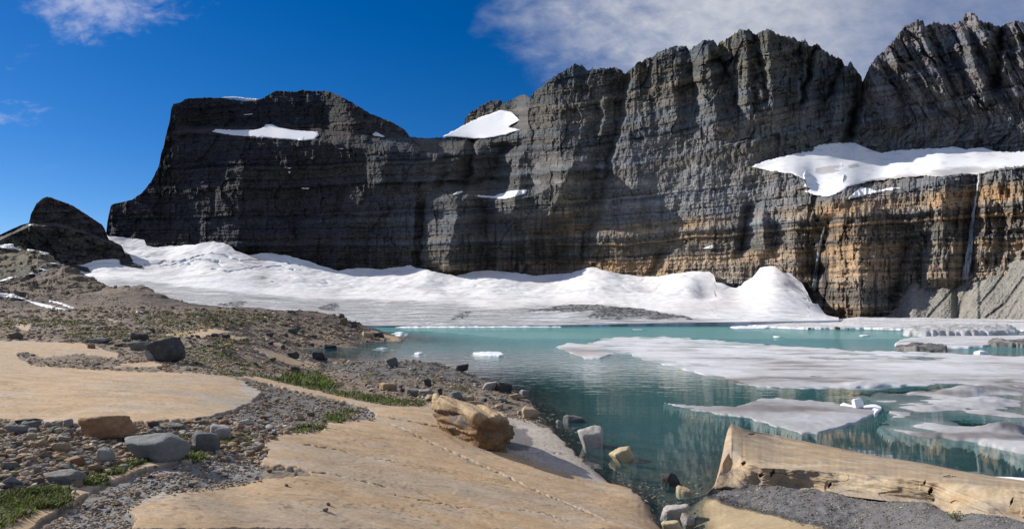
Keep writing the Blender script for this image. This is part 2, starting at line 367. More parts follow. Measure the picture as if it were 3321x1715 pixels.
# colours (dry minerals)
def mixc(c, col, w):
    return c + (np.array(col, f32) - c) * w[..., None]
C = np.zeros(U2.shape + (3,), f32) + np.array([.23, .18, .13], f32)
n1 = fbm(lx / 2.1, ly / 2.6, 5, 61); n2 = fbm(lx / .6, ly / .9, 4, 63)
C = mixc(C, (.24, .19, .14), smooth(.0, .6, n1)); C = mixc(C, (.14, .115, .095), smooth(.1, .7, n2))
hc = np.zeros_like(C) + np.array([.18, .138, .10], f32)
n3 = fbm(lx / 30, ly / 40, 4, 65)
hc = mixc(hc, (.10, .085, .072), smooth(0, .5, n3)); hc = mixc(hc, (.21, .165, .125), smooth(.1, .6, -n3))
hc = mixc(hc, (.055, .05, .05), smooth(.25, .7, ridged(lx / 16 + ly / 40, (GZ + lx * .1) / 1.7, 2, 67)) * smooth(9, 4.5, GZ) * .7)
C = C + (hc - C) * smooth(85, 115, Y2)[..., None]
C = mixc(C, (.085, .10, .035), np.clip(G['green2'] * smooth(-.15, .35, fbm(lx / 1.2, ly / 2, 4, 69)), 0, 1) * .85)
C = mixc(C, (.07, .09, .03), G['green'] * .8)
C = mixc(C, (.13, .125, .12), G['darkg'] * .9)
C = mixc(C, (.17, .155, .14), smooth(.3, .6, G['tongue']))
C = mixc(C, (.23, .22, .21), smooth(.3, .6, G['grey']))
st = fbm(lx * .55 + 3, ly * 2.3, 5, 71); st2 = fbm(lx * 3., ly * 9, 3, 73)
tan = np.zeros_like(C) + np.array([.50, .35, .205], f32)
tan = mixc(tan, (.50, .395, .285), smooth(.0, .55, st)); tan = mixc(tan, (.44, .295, .17), smooth(.1, .6, -st))
tan = mixc(tan, (.35, .265, .185), smooth(.2, .6, st2) * .4)
tan2 = mixc(tan, (.44, .36, .26), smooth(.05, .5, fbm(lx / 3, ly / 3.5, 4, 75)) * .5)
tan = tan + (tan2 - tan) * smooth(.2, .8, G['slab2'])[..., None]
tan = mixc(tan, (.45, .41, .355), smooth(.3, .7, G['white']) * .9)
tan = mixc(tan, (.40, .385, .36), smooth(.3, .7, G['grey'] * 1.0) * smooth(2100, 1000, U2) * .6)
bl = fbm(lx * .22 + 7, ly * .5, 4, 85)
tan = mixc(tan, (.40, .33, .25), smooth(.1, .55, bl) * .6)
ca_, sa_ = math.cos(.35), math.sin(.35)
for k_, (fx, fy, th_, wgt) in enumerate(((.5, 3.2, .93, .55), (1.4, 7.5, .94, .45), (.25, 1.3, .965, .7))):
    q1, q2 = lx * ca_ + ly * sa_, -lx * sa_ + ly * ca_
    ln_ = ridged(q1 * fx + 3 * k_, q2 * fy + .8 * perlin(lx * .6, ly * .6, 87 + k_), 1, 88 + k_)
    tan = mixc(tan, (.20, .15, .105), smooth(th_, 1.0, ln_) * smooth(-.05, .35, perlin(lx * .45 + 9 * k_, ly * .6, 91 + k_)) * wgt)
tan = mixc(tan, (.35, .315, .255), np.clip(bump(U2, V2, 740, 1320, 130, 45) + .8 * bump(U2, V2, 560, 1250, 60, 14) + .6 * bump(U2, V2, 330, 1280, 60, 10), 0, 1) * smooth(-.5, .2, fbm(lx * .5, ly * .8, 4, 97)) * .8)
pits = smooth(.33, .42, perlin(lx * 11, ly * 13, 77)) * smooth(.0, .3, perlin(lx * 1.1, ly * 1.3, 79))
tan = mixc(tan, (.22, .16, .11), pits * .7)
rim_ = smooth(.30, .5, sl) * smooth(.95, .55, sl) * smooth(-.3, .4, perlin(lx * 2.2, ly * 2.6, 93))
tan = mixc(tan, (.27, .225, .175), rim_ * .7)
stepl = smooth(.80, .86, tq - np.floor(tq)) * smooth(.97, .9, tq - np.floor(tq)) * smooth(-.1, .3, perlin(lx * .9, ly * 1.3, 95))
tan = mixc(tan, (.24, .18, .12), stepl * .28)
C = C + (tan - C) * slab[..., None]
C = mixc(C, (.045, .035, .025), cr * slab * .92)
C = mixc(C, (.56, .47, .35), crl * slab * (1 - cr) * .6)
speck = smooth(.45, .55, perlin(lx * 9, ly * 9, 81)) * look(mask([[(1650, 1385), (1760, 1400), (1850, 1470), (1900, 1520), (1750, 1500), (1650, 1470)]], 6), U2, V2) * near
C = mixc(C, (.16, .15, .14), speck * .8)
C = mixc(C, (.145, .14, .135), smooth(.25, .55, look(mask([[(1648, 1385), (1690, 1395), (1735, 1430), (1720, 1460), (1650, 1462)]], 4), U2 + wu * 2, V2 + wv * 2)) * near * .9)
C = mixc(C, (.155, .15, .15), smooth(.3, .6, G['rgrav']) * (1 - smooth(.4, .6, G['rslab'])))
C = mixc(C, (.42, .33, .20), smooth(.4, .6, G['rslab']) * .8)
wet = smooth(.09, .0, GZ + .03 * n2) * smooth(90, 60, Y2)
seam = look(mask([[(2255, 1595), (2300, 1600), (2440, 1645), (2600, 1680), (2780, 1730), (2700, 1730), (2540, 1690), (2400, 1655), (2290, 1620)]], 2), U2 + wu, V2 + wv) * near
C = mixc(C, (.05, .048, .05), smooth(.3, .7, seam) * .85)
bed = mixc(np.zeros_like(C) + np.array([.075, .06, .047], f32), (.035, .032, .03), smooth(-.2, .4, fbm(lx / .7, ly / .8, 5, 83)))
bed = mixc(bed, (.20, .15, .10), smooth(.5, .9, slab) * smooth(-.5, -.05, GZ) * .8)
C = C * (1 - .45 * wet)[..., None]
C = C + (bed - C) * smooth(.0, -.12, GZ)[..., None]
GZ = np.maximum(GZ, -6.0)
V2 = VH + F * (H - GZ) / Y2
keep = (np.maximum(np.maximum(GZ[:-1, :-1], GZ[1:, 1:]), np.maximum(GZ[:-1, 1:], GZ[1:, :-1])) > -99)
Vg = np.stack([X2, Y2, GZ], -1).reshape(-1, 3)
qg = grid_faces(NR, len(GU), keep)
hill_f = (Y2 > 82).reshape(-1)[qg[:, 0]]
for nm, sel, mt in (('ground', ~hill_f, MAT_GROUND), ('hill', hill_f, MAT_HILL)):
    v_, f_, c_ = compact(Vg, qg[sel], C.reshape(-1, 3))
    o = new_obj(nm, mesh_np(nm, v_, f_, c_), [mt], kind='structure')
    tag(o, 'bare tan bedrock and rubble sloping down to the turquoise lake' if nm == 'ground' else 'brown scree hillside rising at left below the dark peaks', nm)

LY = np.log(GY)
def ground_z(x, y):
    u = UC + F * x / y
    i = np.clip((np.asarray(u) - GU[0]) / 3.4, 0, len(GU) - 1.01); j = np.clip((np.log(y) - LY[0]) / (LY[1] - LY[0]), 0, NR - 1.01)
    a = i.astype(int) if hasattr(i, 'astype') else int(i); b = j.astype(int) if hasattr(j, 'astype') else int(j)
    s, t = i - a, j - b
    return (GZ[b, a] * (1 - s) + GZ[b, a + 1] * s) * (1 - t) + (GZ[b + 1, a] * (1 - s) + GZ[b + 1, a + 1] * s) * t
def hit(u, v, water=True):
    """distance at which the view through (u, v) first meets the ground (or the lake)"""
    u = np.atleast_1d(np.asarray(u, float)); v = np.atleast_1d(np.asarray(v, float))
    c = np.clip(np.round((u - GU[0]) / 3.4), 0, len(GU) - 1).astype(int)
    out = np.empty(len(u))
    for s in range(0, len(u), 4000):
        zz = GZ[:, c[s:s + 4000]]
        if water: zz = np.maximum(zz, 0)
        ray = H - (v[s:s + 4000][None] - VH) / F * GY[:, None]
        k = zz >= ray
        first = np.argmax(k, 0); first[~k.any(0)] = NR - 1
        out[s:s + 4000] = GY[first]
    return out
# ------------------------------------------------------------------ the cirque wall, as a surface over (bearing, height)
BASE = [(-400, 560), (345, 520), (700, 500), (1000, 485), (1330, 470), (1500, 458), (1900, 425), (2000, 414), (2400, 359), (2700, 319), (3000, 293), (3321, 270), (3800, 240)]
RIDGE = [(300, 800), (343, 768), (348, 720), (360, 664), (400, 656), (430, 648), (462, 625), (490, 590), (505, 560), (515, 540), (522, 500), (530, 478), (540, 430), (549, 400), (556, 350), (564, 338), (590, 333), (600, 322), (660, 318), (720, 319), (800, 330), (850, 322),
         (890, 298), (905, 296), (960, 299), (980, 293), (1010, 297), (1060, 297), (1100, 310), (1160, 345), (1200, 370), (1260, 392), (1310, 420), (1329, 444), (1380, 450), (1432, 447), (1500, 446), (1520, 446)]
RIDGE2 = [(1380, 452), (1430, 447), (1480, 432), (1505, 400), (1508, 385), (1525, 365), (1545, 352), (1580, 330), (1615, 328), (1640, 336), (1672, 320), (1700, 307), (1716, 320), (1740, 295), (1770, 270), (1800, 250), (1830, 232), (1865, 210), (1885, 212), (1900, 225), (1940, 224), (1970, 224), (1990, 220), (2015, 228), (2030, 240),
          (2050, 222), (2070, 205), (2100, 190), (2150, 165), (2180, 153), (2225, 152), (2235, 165), (2270, 138), (2290, 130), (2320, 135), (2326, 143), (2370, 122), (2400, 98), (2430, 97), (2448, 116), (2480, 95), (2500, 97), (2515, 112), (2540, 118), (2570, 122), (2592, 138), (2610, 130), (2630, 152), (2650, 143), (2665, 160), (2690, 178), (2730, 195), (2740, 215),
          (2760, 202), (2775, 225), (2795, 255), (2797, 268), (2812, 235), (2835, 195), (2870, 165), (2900, 130), (2930, 90), (2960, 75), (2975, 65), (2995, 70), (3000, 88), (3030, 75), (3080, 82), (3100, 78), (3120, 70), (3130, 48), (3145, 42), (3168, 52), (3175, 68), (3220, 78), (3245, 88), (3260, 75), (3290, 70), (3321, 75), (3400, 95), (3700, 60), (3800, 120)]
GTOP = [(100, 850), (175, 828), (215, 836), (320, 766), (345, 757), (352, 766), (420, 768), (468, 774), (474, 790), (510, 797), (560, 793), (630, 797), (695, 783), (740, 790), (760, 810), (810, 825), (880, 818), (930, 826), (960, 838), (1000, 846), (1050, 864), (1100, 880), (1165, 870), (1250, 868), (1330, 857), (1350, 868), (1400, 880), (1480, 892), (1530, 883), (1545, 878), (1610, 877), (1690, 890), (1760, 888),
        (1840, 880), (1900, 873), (1935, 868), (1955, 878), (1980, 885), (2040, 890), (2135, 895), (2180, 883), (2230, 878), (2300, 880), (2316, 893), (2322, 918), (2360, 925), (2388, 930), (2440, 905), (2465, 874), (2490, 868), (2512, 866), (2540, 878), (2575, 884), (2579, 896), (2600, 915), (2618, 945), (2623, 968), (2635, 988), (2652, 990), (2680, 1020), (2715, 1030), (3800, 1030)]
LEDGE_B = [(2380, 535), (2435, 545), (2500, 556), (2570, 566), (2612, 585), (2622, 632), (2680, 641), (2740, 628), (2830, 650), (2900, 628), (2990, 604), (3060, 580), (3110, 568), (3180, 563), (3240, 552), (3321, 543), (3800, 520)]
LEDGE_T = [(2380, 533), (2435, 538), (2480, 522), (2520, 511), (2580, 497), (2632, 490), (2652, 470), (2700, 464), (2770, 462), (2800, 475), (2830, 487), (2862, 496), (2900, 488), (2960, 483), (3050, 480), (3090, 474), (3130, 483), (3185, 477), (3230, 490), (3280, 493), (3321, 489), (3800, 480)]
RIBS = [(1690, 560, 1660, 700, -14, 90, 60), (1420, 500, 1400, 620, -10, 40, 26), (1250, 480, 1230, 700, -8, 70, 40), (930, 520, 900, 800, -7, 90, 60), (1115, 700, 1085, 880, -9, 60, 40), (2700, 640, 2690, 700, -8, 60, 60),
      # (u0, v0, u1, v1, metres out (-) or in (+), reach left, reach right) in view pixels
    (785, 520, 765, 830, -10, 130, 60), (1060, 640, 1010, 840, -7, 60, 40), (1180, 600, 1130, 850, -6, 60, 40), (1372, 640, 1362, 890, 12, 26, 20), (1545, 450, 1500, 640, 10, 30, 14), (1500, 470, 1440, 600, -9, 60, 45), (1640, 470, 1590, 600, 16, 80, 70),
    (1490, 620, 1450, 890, -22, 120, 90), (1560, 640, 1590, 890, 9, 40, 40), (1650, 760, 1620, 880, -9, 40, 50), (1790, 620, 1810, 890, 15, 90, 60), (1860, 520, 1770, 720, -20, 120, 80), (1940, 330, 1925, 640, 8, 40, 20), (2035, 240, 1985, 470, 13, 50, 22), (1985, 470, 1950, 640, 16, 60, 20), (1950, 640, 1880, 890, 16, 110, 26),
    (2290, 130, 2330, 420, -12, 70, 34), (2235, 150, 2260, 360, 7, 24, 24), (2328, 143, 2400, 370, 8, 22, 22), (2180, 155, 2190, 420, -8, 70, 34), (2415, 100, 2440, 390, -9, 46, 30), (2448, 115, 2490, 330, 8, 16, 20), (2490, 97, 2500, 380, -11, 50, 40), (2575, 120, 2540, 300, -7, 40, 24), (2594, 138, 2600, 280, 7, 14, 14), (2612, 130, 2590, 330, -8, 40, 22), (2635, 150, 2600, 340, 10, 12, 20),
    (2652, 143, 2610, 400, -11, 55, 34), (2735, 200, 2680, 330, 8, 16, 20), (2762, 203, 2700, 390, -9, 40, 30), (2797, 262, 2755, 440, 22, 26, 26), (2755, 430, 2735, 520, 10, 30, 30),
    (2985, 70, 3080, 330, -9, 60, 40), (3005, 90, 3110, 330, 7, 22, 28), (3120, 90, 3200, 330, -8, 60, 32), (3150, 45, 3300, 300, -10, 70, 40), (3248, 88, 3235, 300, 14, 40, 14), (3290, 70, 3330, 300, -8, 40, 30), (2900, 130, 2990, 350, -6, 50, 30), (2840, 200, 2900, 420, -5, 50, 30),
    (2405, 560, 2395, 640, -4, 40, 40), (2430, 660, 2400, 830, 12, 26, 46), (2470, 690, 2480, 820, -7, 30, 22), (2590, 640, 2570, 880, -6, 60, 60), (2690, 690, 2650, 900, 12, 60, 40), (2660, 860, 2640, 1000, 12, 70, 60), (2780, 660, 2790, 1040, -14, 110, 170), (2945, 780, 2885, 1010, 9, 40, 24), (3000, 760, 2975, 930, 7, 30, 30), (3060, 620, 3060, 920, -6, 70, 70),
    (3168, 560, 3130, 920, 7, 50, 40), (3270, 600, 3240, 860, 4, 30, 20), (2150, 800, 2110, 890, 7, 16, 44), (1930, 820, 1915, 880, 6, 10, 26), (2200, 640, 2190, 790, 3, 20, 20), (2230, 540, 2180, 620, 3, 40, 20), (2080, 560, 2060, 760, -3, 60, 40)]
def bump(u, v, cu, cv, ru, rv):
    return np.exp(-((u - cu) / ru) ** 2 - ((v - cv) / rv) ** 2)
def wall(u, v, want_col=False):
    """distance from the eye of the rock face seen at (u, v); with WANT_COL its painted colour too"""
    u = np.asarray(u, f32); v = np.asarray(v, f32)
    b = pl(BASE, u).astype(f32)
    z = H - (v - VH) / F * b                       # rough height
    s = u * .21                                    # rough metres along the wall
    right = smooth(2300, 2700, u)
    Y = b + .24 * np.maximum(z, 0) + .05 * np.maximum(z - 90, 0)
    lb, lt = pl(LEDGE_B, u), pl(LEDGE_T, u)
    st = smooth(2395, 2760, u)
    f = np.clip((lb - v) / np.maximum(lb - lt, 4), 0, 1)
    Y = Y + st * (52 * f - 12)
    # bench with snow on the butte, and the gentler ground above its lower cliff
    bl = pl([(600, 428), (680, 435), (860, 448), (960, 455), (1030, 456), (1100, 470), (1250, 490), (1440, 500)], u)
    fb = np.clip((bl - v) / pl([(600, 20), (1030, 42), (1100, 44), (1300, 46)], u), 0, 1)
    Y = Y + 34 * fb * smooth(560, 680, u) * smooth(1800, 1480, u) * (1 - .5 * smooth(1040, 1140, u) * smooth(1430, 1300, u))
    # saddle with snow, set back
    Y = Y + 45 * smooth(456, 372, v) * smooth(1400, 1440, u) * smooth(1720, 1660, u)
    # small bench half-way up
    b2 = pl([(1340, 640), (1440, 618), (1540, 642), (1640, 655), (1720, 640), (1800, 600)], u)
    Y = Y + 20 * np.clip((b2 - v) / 34, 0, 1) * smooth(1330, 1450, u) * smooth(1830, 1700, u)
    for (u0, v0, u1, v1, a, wl, wr) in RIBS:
        sel = (u > min(u0, u1) - wl - 60) & (u < max(u0, u1) + wr + 60) & (v > v0 - 60) & (v < v1 + 60)
        if not sel.any(): continue
        us, vv = u[sel], v[sel]
        t = (vv - v0) / (v1 - v0)
        wob = perlin(vv / 45, us * 0 + a, 11) * 11 + perlin(vv / 14, us * 0 + a, 12) * 4
        d = us - (u0 + (u1 - u0) * t) - wob
        p = np.where(d < 0, 1 + d / wl, 1 - d / wr)
        p = np.clip(p, 0, 1) * smooth(-.12, .12, t) * smooth(1.15, .85, t)
        Y[sel] += ((1.5 if 1300 < u0 < 1900 else 1.0) * a * p).astype(Y.dtype)
    # buttresses, flutes and joints
    hi = smooth(400, 250, v) * smooth(1700, 2050, u)
    lean = np.where(u > 2790, (v - 300) * -.55, 0) * smooth(480, 380, v)
    su = (u + lean) * .21
    Y = Y + 9 * fbm(s / 75, z / 130, 3, 101)
    k = 1 + 1.1 * hi - .35 * smooth(1950, 2150, u) * smooth(2400, 2300, u) * smooth(440, 620, v)
    wv_ = perlin(s / 30, z / 60, 103) * 5
    Y = Y - k * 2.2 * ridged((su + wv_) / 24, z / 150, 2, 105)
    Y = Y - (.35 + .65 * hi) * 1.6 * ridged((su + wv_ * .6) / 9.5, z / 46, 3, 107)
    fw = perlin(s / 7, z / 7, 131) * 1.5
    calm = 1 - .6 * smooth(1940, 2010, u) * smooth(2600, 2450, u) * smooth(430, 520, v)
    Y = Y - k * calm * (2.4 * facet((su + fw) / 17, (z + fw) / 26, 133) + 2.6 * block((su + fw) / 12, (z + fw * .5) / 21, 134)) - calm * (1.3 * facet((su + fw) / 6, (z - fw) / 7, 135) + 2.0 * block((su + .6 * fw) / 4.8, (z + .4 * fw) / 8, 136))
    Y = Y - 1.2 * block((s + .4 * fw) / 2.1, (z + .2 * fw) / 3.6, 137) - .5 * facet(s / 1.5, z / 1.3, 139)
    Y = Y - .5 * ridged((s + wv_ * .3) / 4.2, z / 15, 2, 109) - .5 * fbm(s / 2.2, z / 4.5, 3, 111)
    # strata: hard beds stand out, soft ones cut in
    zs = z + .012 * (s - 300) + 1.6 * perlin(s / 60, z / 30, 117) + .7 * perlin(s / 12, z / 8, 118)
    low = smooth(560, 720, v)
    for th, am, sd_ in ((9.0, 3.2, 4), (3.6, 2.0, 5), (1.5, 1.0, 6)):
        q = zs / th; i = np.floor(q); fr = q - i
        h0, h1 = rnd1(i, sd_), rnd1(i + 1, sd_)
        Y = Y - am * (h0 + (h1 - h0) * smooth(.82, 1.0, fr)) * (.55 + .65 * low)
    Y = Y - .5 * th
    if not want_col: return Y
    # ---- mineral colours, with the shaded left and sunlit right painted in
    c = np.zeros(u.shape + (3,), f32)
    lay = sum(a * (rnd1(np.floor(zs / th), sd_) - .5) for th, a, sd_ in ((11., .9, 21), (4.2, .8, 22), (1.7, .7, 23), (.8, .5, 24)))
    big = fbm(s / 60, z / 45, 4, 121); mid = fbm(s / 9, z / 12, 4, 123); streak = fbm(s / 2.6, z / 38, 4, 125)
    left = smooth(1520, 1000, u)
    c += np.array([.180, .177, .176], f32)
    c = mixc(c, (.056, .054, .062), left * .92)  # darker rock at left, its tone also standing in for shade
    c = mixc(c, (.095, .05, .045), left * smooth(470, 300, v) * smooth(.1, .6, lay + .3 * big) * .6)
    up_ = smooth(420, 250, v) * smooth(1450, 1750, u) * smooth(2830, 2760, u)
    c = mixc(c, (.115, .117, .112), up_ * .85)
    pk = smooth(2760, 2830, u) * smooth(470, 380, v)
    c = mixc(c, (.19, .185, .20), pk * .8)
    # warm lower beds
    warm = smooth(640, 800, v + 60 * big) * smooth(1640, 1960, u) + .75 * smooth(760, 850, v) * smooth(1330, 1420, u) * smooth(1900, 1640, u)
    warm = np.maximum(warm, smooth(2500, 2760, u) * smooth(-10, 60, v - lb))
    warm = np.clip(warm, 0, 1)
    c = mixc(c, (.19, .163, .132), warm * .85)
    c = mixc(c, (.30, .212, .13), warm * smooth(.15, .9, lay + .55 * big + .25 * mid + .3 * smooth(2650, 2760, u)) * .7)
    c = mixc(c, (.31, .22, .14), bump(u, v, 2060, 872, 260, 22) * .8 + bump(u, v, 2380, 840, 120, 26) * .8)
    c = mixc(c, (.10, .095, .09), warm * smooth(.1, .8, -lay + .4 * mid) * .8)
    c = mixc(c, (.34, .29, .16), smooth(.35, .7, fbm(s / 14, z / 22, 4, 127)) * smooth(560, 300, v) * smooth(1900, 2100, u) * smooth(2560, 2400, u) * .6)
    c = c * (1 + .62 * lay[..., None] * (.6 + .4 * smooth(420, 620, v))[..., None])
    tn = (rnd1(np.floor(zs / 5.5 + .3 * mid), 25) - .5) + .7 * big
    c = c * (1 + .22 * tn[..., None] * np.array([1, .1, -1], f32))
    # two pale beds across the middle of the wall
    for vb, th, a in ((541, 7, .5), (596, 9, .8), (660, 5, .3)):
        bb = np.exp(-((v - vb - 5 * perlin(s / 20, z * 0 + vb, 129) - .012 * (u - 2150)) / th) ** 2) * smooth(1480, 1700, u) * smooth(2480, 2330, u)
        c = mixc(c, (.36, .34, .31), bb * a * smooth(-.5, .3, mid))
    gr = smooth(640, 600, v) * smooth(560, 620, v) * smooth(1380, 1440, u) * smooth(1800, 1700, u)
    # water stains, then broad dark patches low on the wall, wet beside the falls
    c = mixc(c, (.045, .042, .042), smooth(.15, .65, streak + .25 * mid) * smooth(560, 760, v) * .75 * (1 - .6 * smooth(1980, 2050, u) * smooth(2400, 2300, u)))
    for cu_, cv_, ru_, rv_, a in ((2680, 890, 48, 110, .9), (3140, 830, 55, 130, .7), (2945, 860, 70, 120, .55), (2400, 730, 45, 80, .55), (1700, 830, 130, 90, .6), (1130, 830, 180, 80, .45), (3060, 850, 40, 90, .5), (1590, 860, 60, 60, .5)):
        c = mixc(c, (.04, .038, .042), bump(u, v, cu_, cv_, ru_, rv_) * a * smooth(-.5, .3, streak + .4 * mid))
    # lichen and turf on the ledges
    led = bump(u, v, 1700, 652, 130, 16) + bump(u, v, 2440, 545, 50, 9) + .5 * bump(u, v, 2620, 470, 150, 40) + .4 * bump(u, v, 2960, 420, 120, 30)
    c = mixc(c, (.105, .115, .05), np.clip(led, 0, 1) * smooth(-.2, .4, mid) * .8)
    c = c * (1 + .5 * mid[..., None] * .6)
    c = c * (.62 + .30 * smooth(1500, 2300, u))[..., None]  # paler towards the right, sunlight on that side put into the colour
    return Y, np.clip(c, .012, .7)

def wall_sheet(us, tops, bots, n, jag):
    V_ = np.zeros((n, len(us)), f32)
    t = np.linspace(0, 1, n)[:, None]
    V_[:] = tops[None] + (bots - tops)[None] * t
    U_ = np.repeat(us[None], n, 0)
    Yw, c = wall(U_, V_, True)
    P = unproj(U_, V_, Yw)
    # the far side: down and away behind the crest
    back = []; top = P[0]
    for dy, dz in ((60, -75), (26, -26), (7, -4)):
        b = top.copy(); r = 1 + dy / b[:, 1]
        b[:, 0] *= r; b[:, 1] *= r; b[:, 2] += dz
        back.append(b)
    P = np.concatenate([np.stack(back), P]); c = np.concatenate([c[:1]] * 3 + [c])
    return P, c
us = np.arange(318, 3800, 2.55)
r1 = pl(RIDGE, us) + 2.2 * fbm(us / 9, us * 0, 4, 201) * smooth(400, 560, us) - 2 * ridged(us / 22, us * 0, 2, 203)
r2 = pl(RIDGE2, us) - smooth(1480, 1560, us) * (8 * ridged(us / 30, us * 0 + 3, 3, 205) + 6 * fbm(us / 7, us * 0, 3, 207)) + 3
tops = np.where(us < 1400, r1, np.minimum(r1, r2))
tops = np.where(us > 1520, r2, tops)
bots = np.maximum(pl(GTOP, us) + 45, tops + 40)
Pw, Cw = wall_sheet(us, tops, bots, 520, 0)
nr, nc = Pw.shape[:2]
qw = grid_faces(nr, nc)
ucol = us[(qw[:, 0] % nc)]; rowf = qw[:, 0] // nc
vrow = np.clip(rowf - 3, 0, 519) / 519.0
vface = tops[qw[:, 0] % nc] + (bots - tops)[qw[:, 0] % nc] * vrow
cut1 = np.interp(vface, [200, 446, 640, 890, 1100], [1470, 1450, 1372, 1362, 1362])
cut2 = np.interp(vface, [200, 268, 440, 520, 700, 1100], [2797, 2797, 2755, 2735, 2735, 2735])
lowr = (vface > pl(LEDGE_B, ucol) - 10) & (ucol > 2640)
part_id = np.where(lowr, 3, np.where(ucol < cut1, 0, np.where(ucol < cut2, 1, 2)))
for k, lab in enumerate(('dark flat-topped mountain at left with a snow band across its upper face', 'long jagged grey rock wall rising behind the glacier in the middle',
                         'pointed grey peak with fluted walls at the far right above the hanging snowfield', 'tan and orange banded cliff below the hanging snowfield with a waterfall')):
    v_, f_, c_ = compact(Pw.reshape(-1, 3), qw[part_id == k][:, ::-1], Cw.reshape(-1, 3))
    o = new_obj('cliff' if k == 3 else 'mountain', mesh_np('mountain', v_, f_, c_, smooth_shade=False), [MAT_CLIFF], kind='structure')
    tag(o, lab, 'cliff' if k == 3 else 'mountain')

# ---- small peak and knoll at the left edge
KTOP = [(-420, 900), (-200, 840), (-60, 785), (0, 761), (40, 742), (70, 729), (92, 724), (96, 716), (100, 695), (112, 672), (118, 660), (135, 645), (150, 638), (165, 640), (200, 653), (235, 666), (280, 695), (330, 728), (338, 738), (352, 775), (395, 797), (402, 812), (398, 818), (420, 826), (428, 840), (440, 870)]
def knoll(u, v, want_col=False):
    u = np.asarray(u, f32); v = np.asarray(v, f32)
    z = (VH - v) * .2; s = u * .2
    lo = pl([(-400, 900), (0, 770), (100, 724), (180, 724), (260, 745), (330, 772), (400, 800)], u)
    Y = 395 + .05 * (u * 0) + .55 * np.maximum(z - 20, 0) + 14 * np.clip((lo + 8 - v) / 10, 0, 1) + pl([(-400, -40), (0, -5), (150, 32), (300, 46), (440, 56)], u)
    Y = Y - 2.6 * ridged(s / 22, z / 60, 3, 301) - 1.2 * fbm(s / 6, z / 6, 4, 303) - 3.0 * facet(s / 9, z / 9, 309) - 1.6 * facet(s / 3.2, z / 3, 310) - .8 * facet(s / 1.4, z / 1.2, 313) - 2.0 * block(s / 5, z / 3.5, 314)
    zs = z + .28 * s * smooth(740, 790, v) - .08 * s + perlin(s / 20, z / 20, 305)
    for th, am, sd_ in ((5., 1.6, 31), (2., 1.1, 32)):
        q = zs / th; i = np.floor(q); fr = q - i
        Y = Y - am * (rnd1(i, sd_) + (rnd1(i + 1, sd_) - rnd1(i, sd_)) * smooth(.8, 1, fr))
    if not want_col: return Y
    c = np.zeros(u.shape + (3,), f32) + np.array([.07, .06, .06], f32)
    m = fbm(s / 8, z / 8, 4, 307)
    c = mixc(c, (.10, .085, .06), np.clip(smooth(30, 0, np.abs(v - lo - 26)) * smooth(1, .2, np.abs(m) + .2), 0, 1) * .7)
    c = mixc(c, (.09, .09, .05), smooth(760, 800, v) * smooth(150, -20, u) * .6)
    c = c * (1 + .5 * m[..., None] + .6 * (rnd1(np.floor(zs / 1.4), 33) - .5)[..., None])
    return Y, np.clip(c, .012, .4)
uk = np.arange(-420, 441, 2.6)
tk = pl(KTOP, uk) + 2.2 * fbm(uk / 9, uk * 0, 3, 311) * smooth(80, 110, uk)
bk = pl([(-420, 905), (150, 905), (178, 840), (300, 853), (390, 848), (441, 848)], uk) + 26 ; bk = np.maximum(bk, tk + 20)
n = 170
Vk = tk[None] + (bk - tk)[None] * np.linspace(0, 1, n)[:, None]; Uk = np.repeat(uk[None], n, 0)
Yk, ck = knoll(Uk, Vk, True)
Pk = unproj(Uk, Vk, Yk)
bk_ = []
for dy, dz in ((70, -60), (30, -22), (8, -3)):
    b = Pk[0].copy(); r = 1 + dy / b[:, 1]; b[:, 0] *= r; b[:, 1] *= r; b[:, 2] += dz; bk_.append(b)
Pk = np.concatenate([np.stack(bk_), Pk]); ck = np.concatenate([ck[:1]] * 3 + [ck])
o = new_obj('mountain', mesh_np('mountain', Pk, grid_faces(*Pk.shape[:2])[:, ::-1], ck, smooth_shade=False), [MAT_CLIFF], kind='structure')
tag(o, 'small dark pyramid peak on a rounded knoll at the far left', 'mountain')
# ------------------------------------------------------------------ the glacier under the wall
GBOT = [(100, 1000), (350, 1010), (700, 1040), (1000, 1050), (1220, 1056), (1500, 1055), (1800, 1054), (2000, 1050), (2200, 1046), (2450, 1043), (2715, 1038)]
ug = np.arange(120, 2722, 2.6)
tg = pl(GTOP, ug); tg = tg + 1.2 * fbm(ug / 14, ug * 0, 3, 401)
bg_ = pl(GBOT, ug)
n = 300
T = np.linspace(0, 1, n)[:, None] ** 1.15
Vg2 = bg_[None] + (tg - bg_)[None] * T; Ug2 = np.repeat(ug[None], n, 0)
def soft(a, k):
    w_ = np.hanning(2 * k + 1); return np.convolve(np.pad(a, k, mode='edge'), w_ / w_.sum(), 'valid')
Ybot = pl([(100, 250), (700, 215), (1000, 205), (1300, 205), (1800, 210), (2100, 220), (2450, 225), (2720, 235)], ug)
tref = soft(np.where(ug < 330, 790, pl(GTOP, ug)), 60)        # the general line of its upper edge
Yw_ = wall(ug, np.where(ug < 330, 800, tg)); Yw_ = np.where(ug < 345, 505, Yw_)
Ytop = soft(np.array([Yw_[max(0, i - 18):i + 19].min() for i in range(len(ug))]), 30) - 1
TT = np.clip((bg_[None] - Vg2) / (bg_ - tref)[None], 0, 1.6)
g = np.where(TT < 1, (1 - (1 - np.minimum(TT, 1)) ** 1.25) * .65 + .35 * TT ** .6, 1 + (TT - 1) * .45)
Yg = Ybot[None] + (Ytop - Ybot)[None] * g
Pg = unproj(Ug2, Vg2, Yg)
gx, gy = Pg[..., 0], Pg[..., 1]
tt = TT
edge_f = smooth(0, .03, tt)
up2 = smooth(.35, .75, tt)
dz = 1.6 * fbm(gx / 55, gy / 40, 3, 403) * up2 + .8 * fbm(gx / 18, gy / 22, 3, 405) * (.35 + .65 * up2)
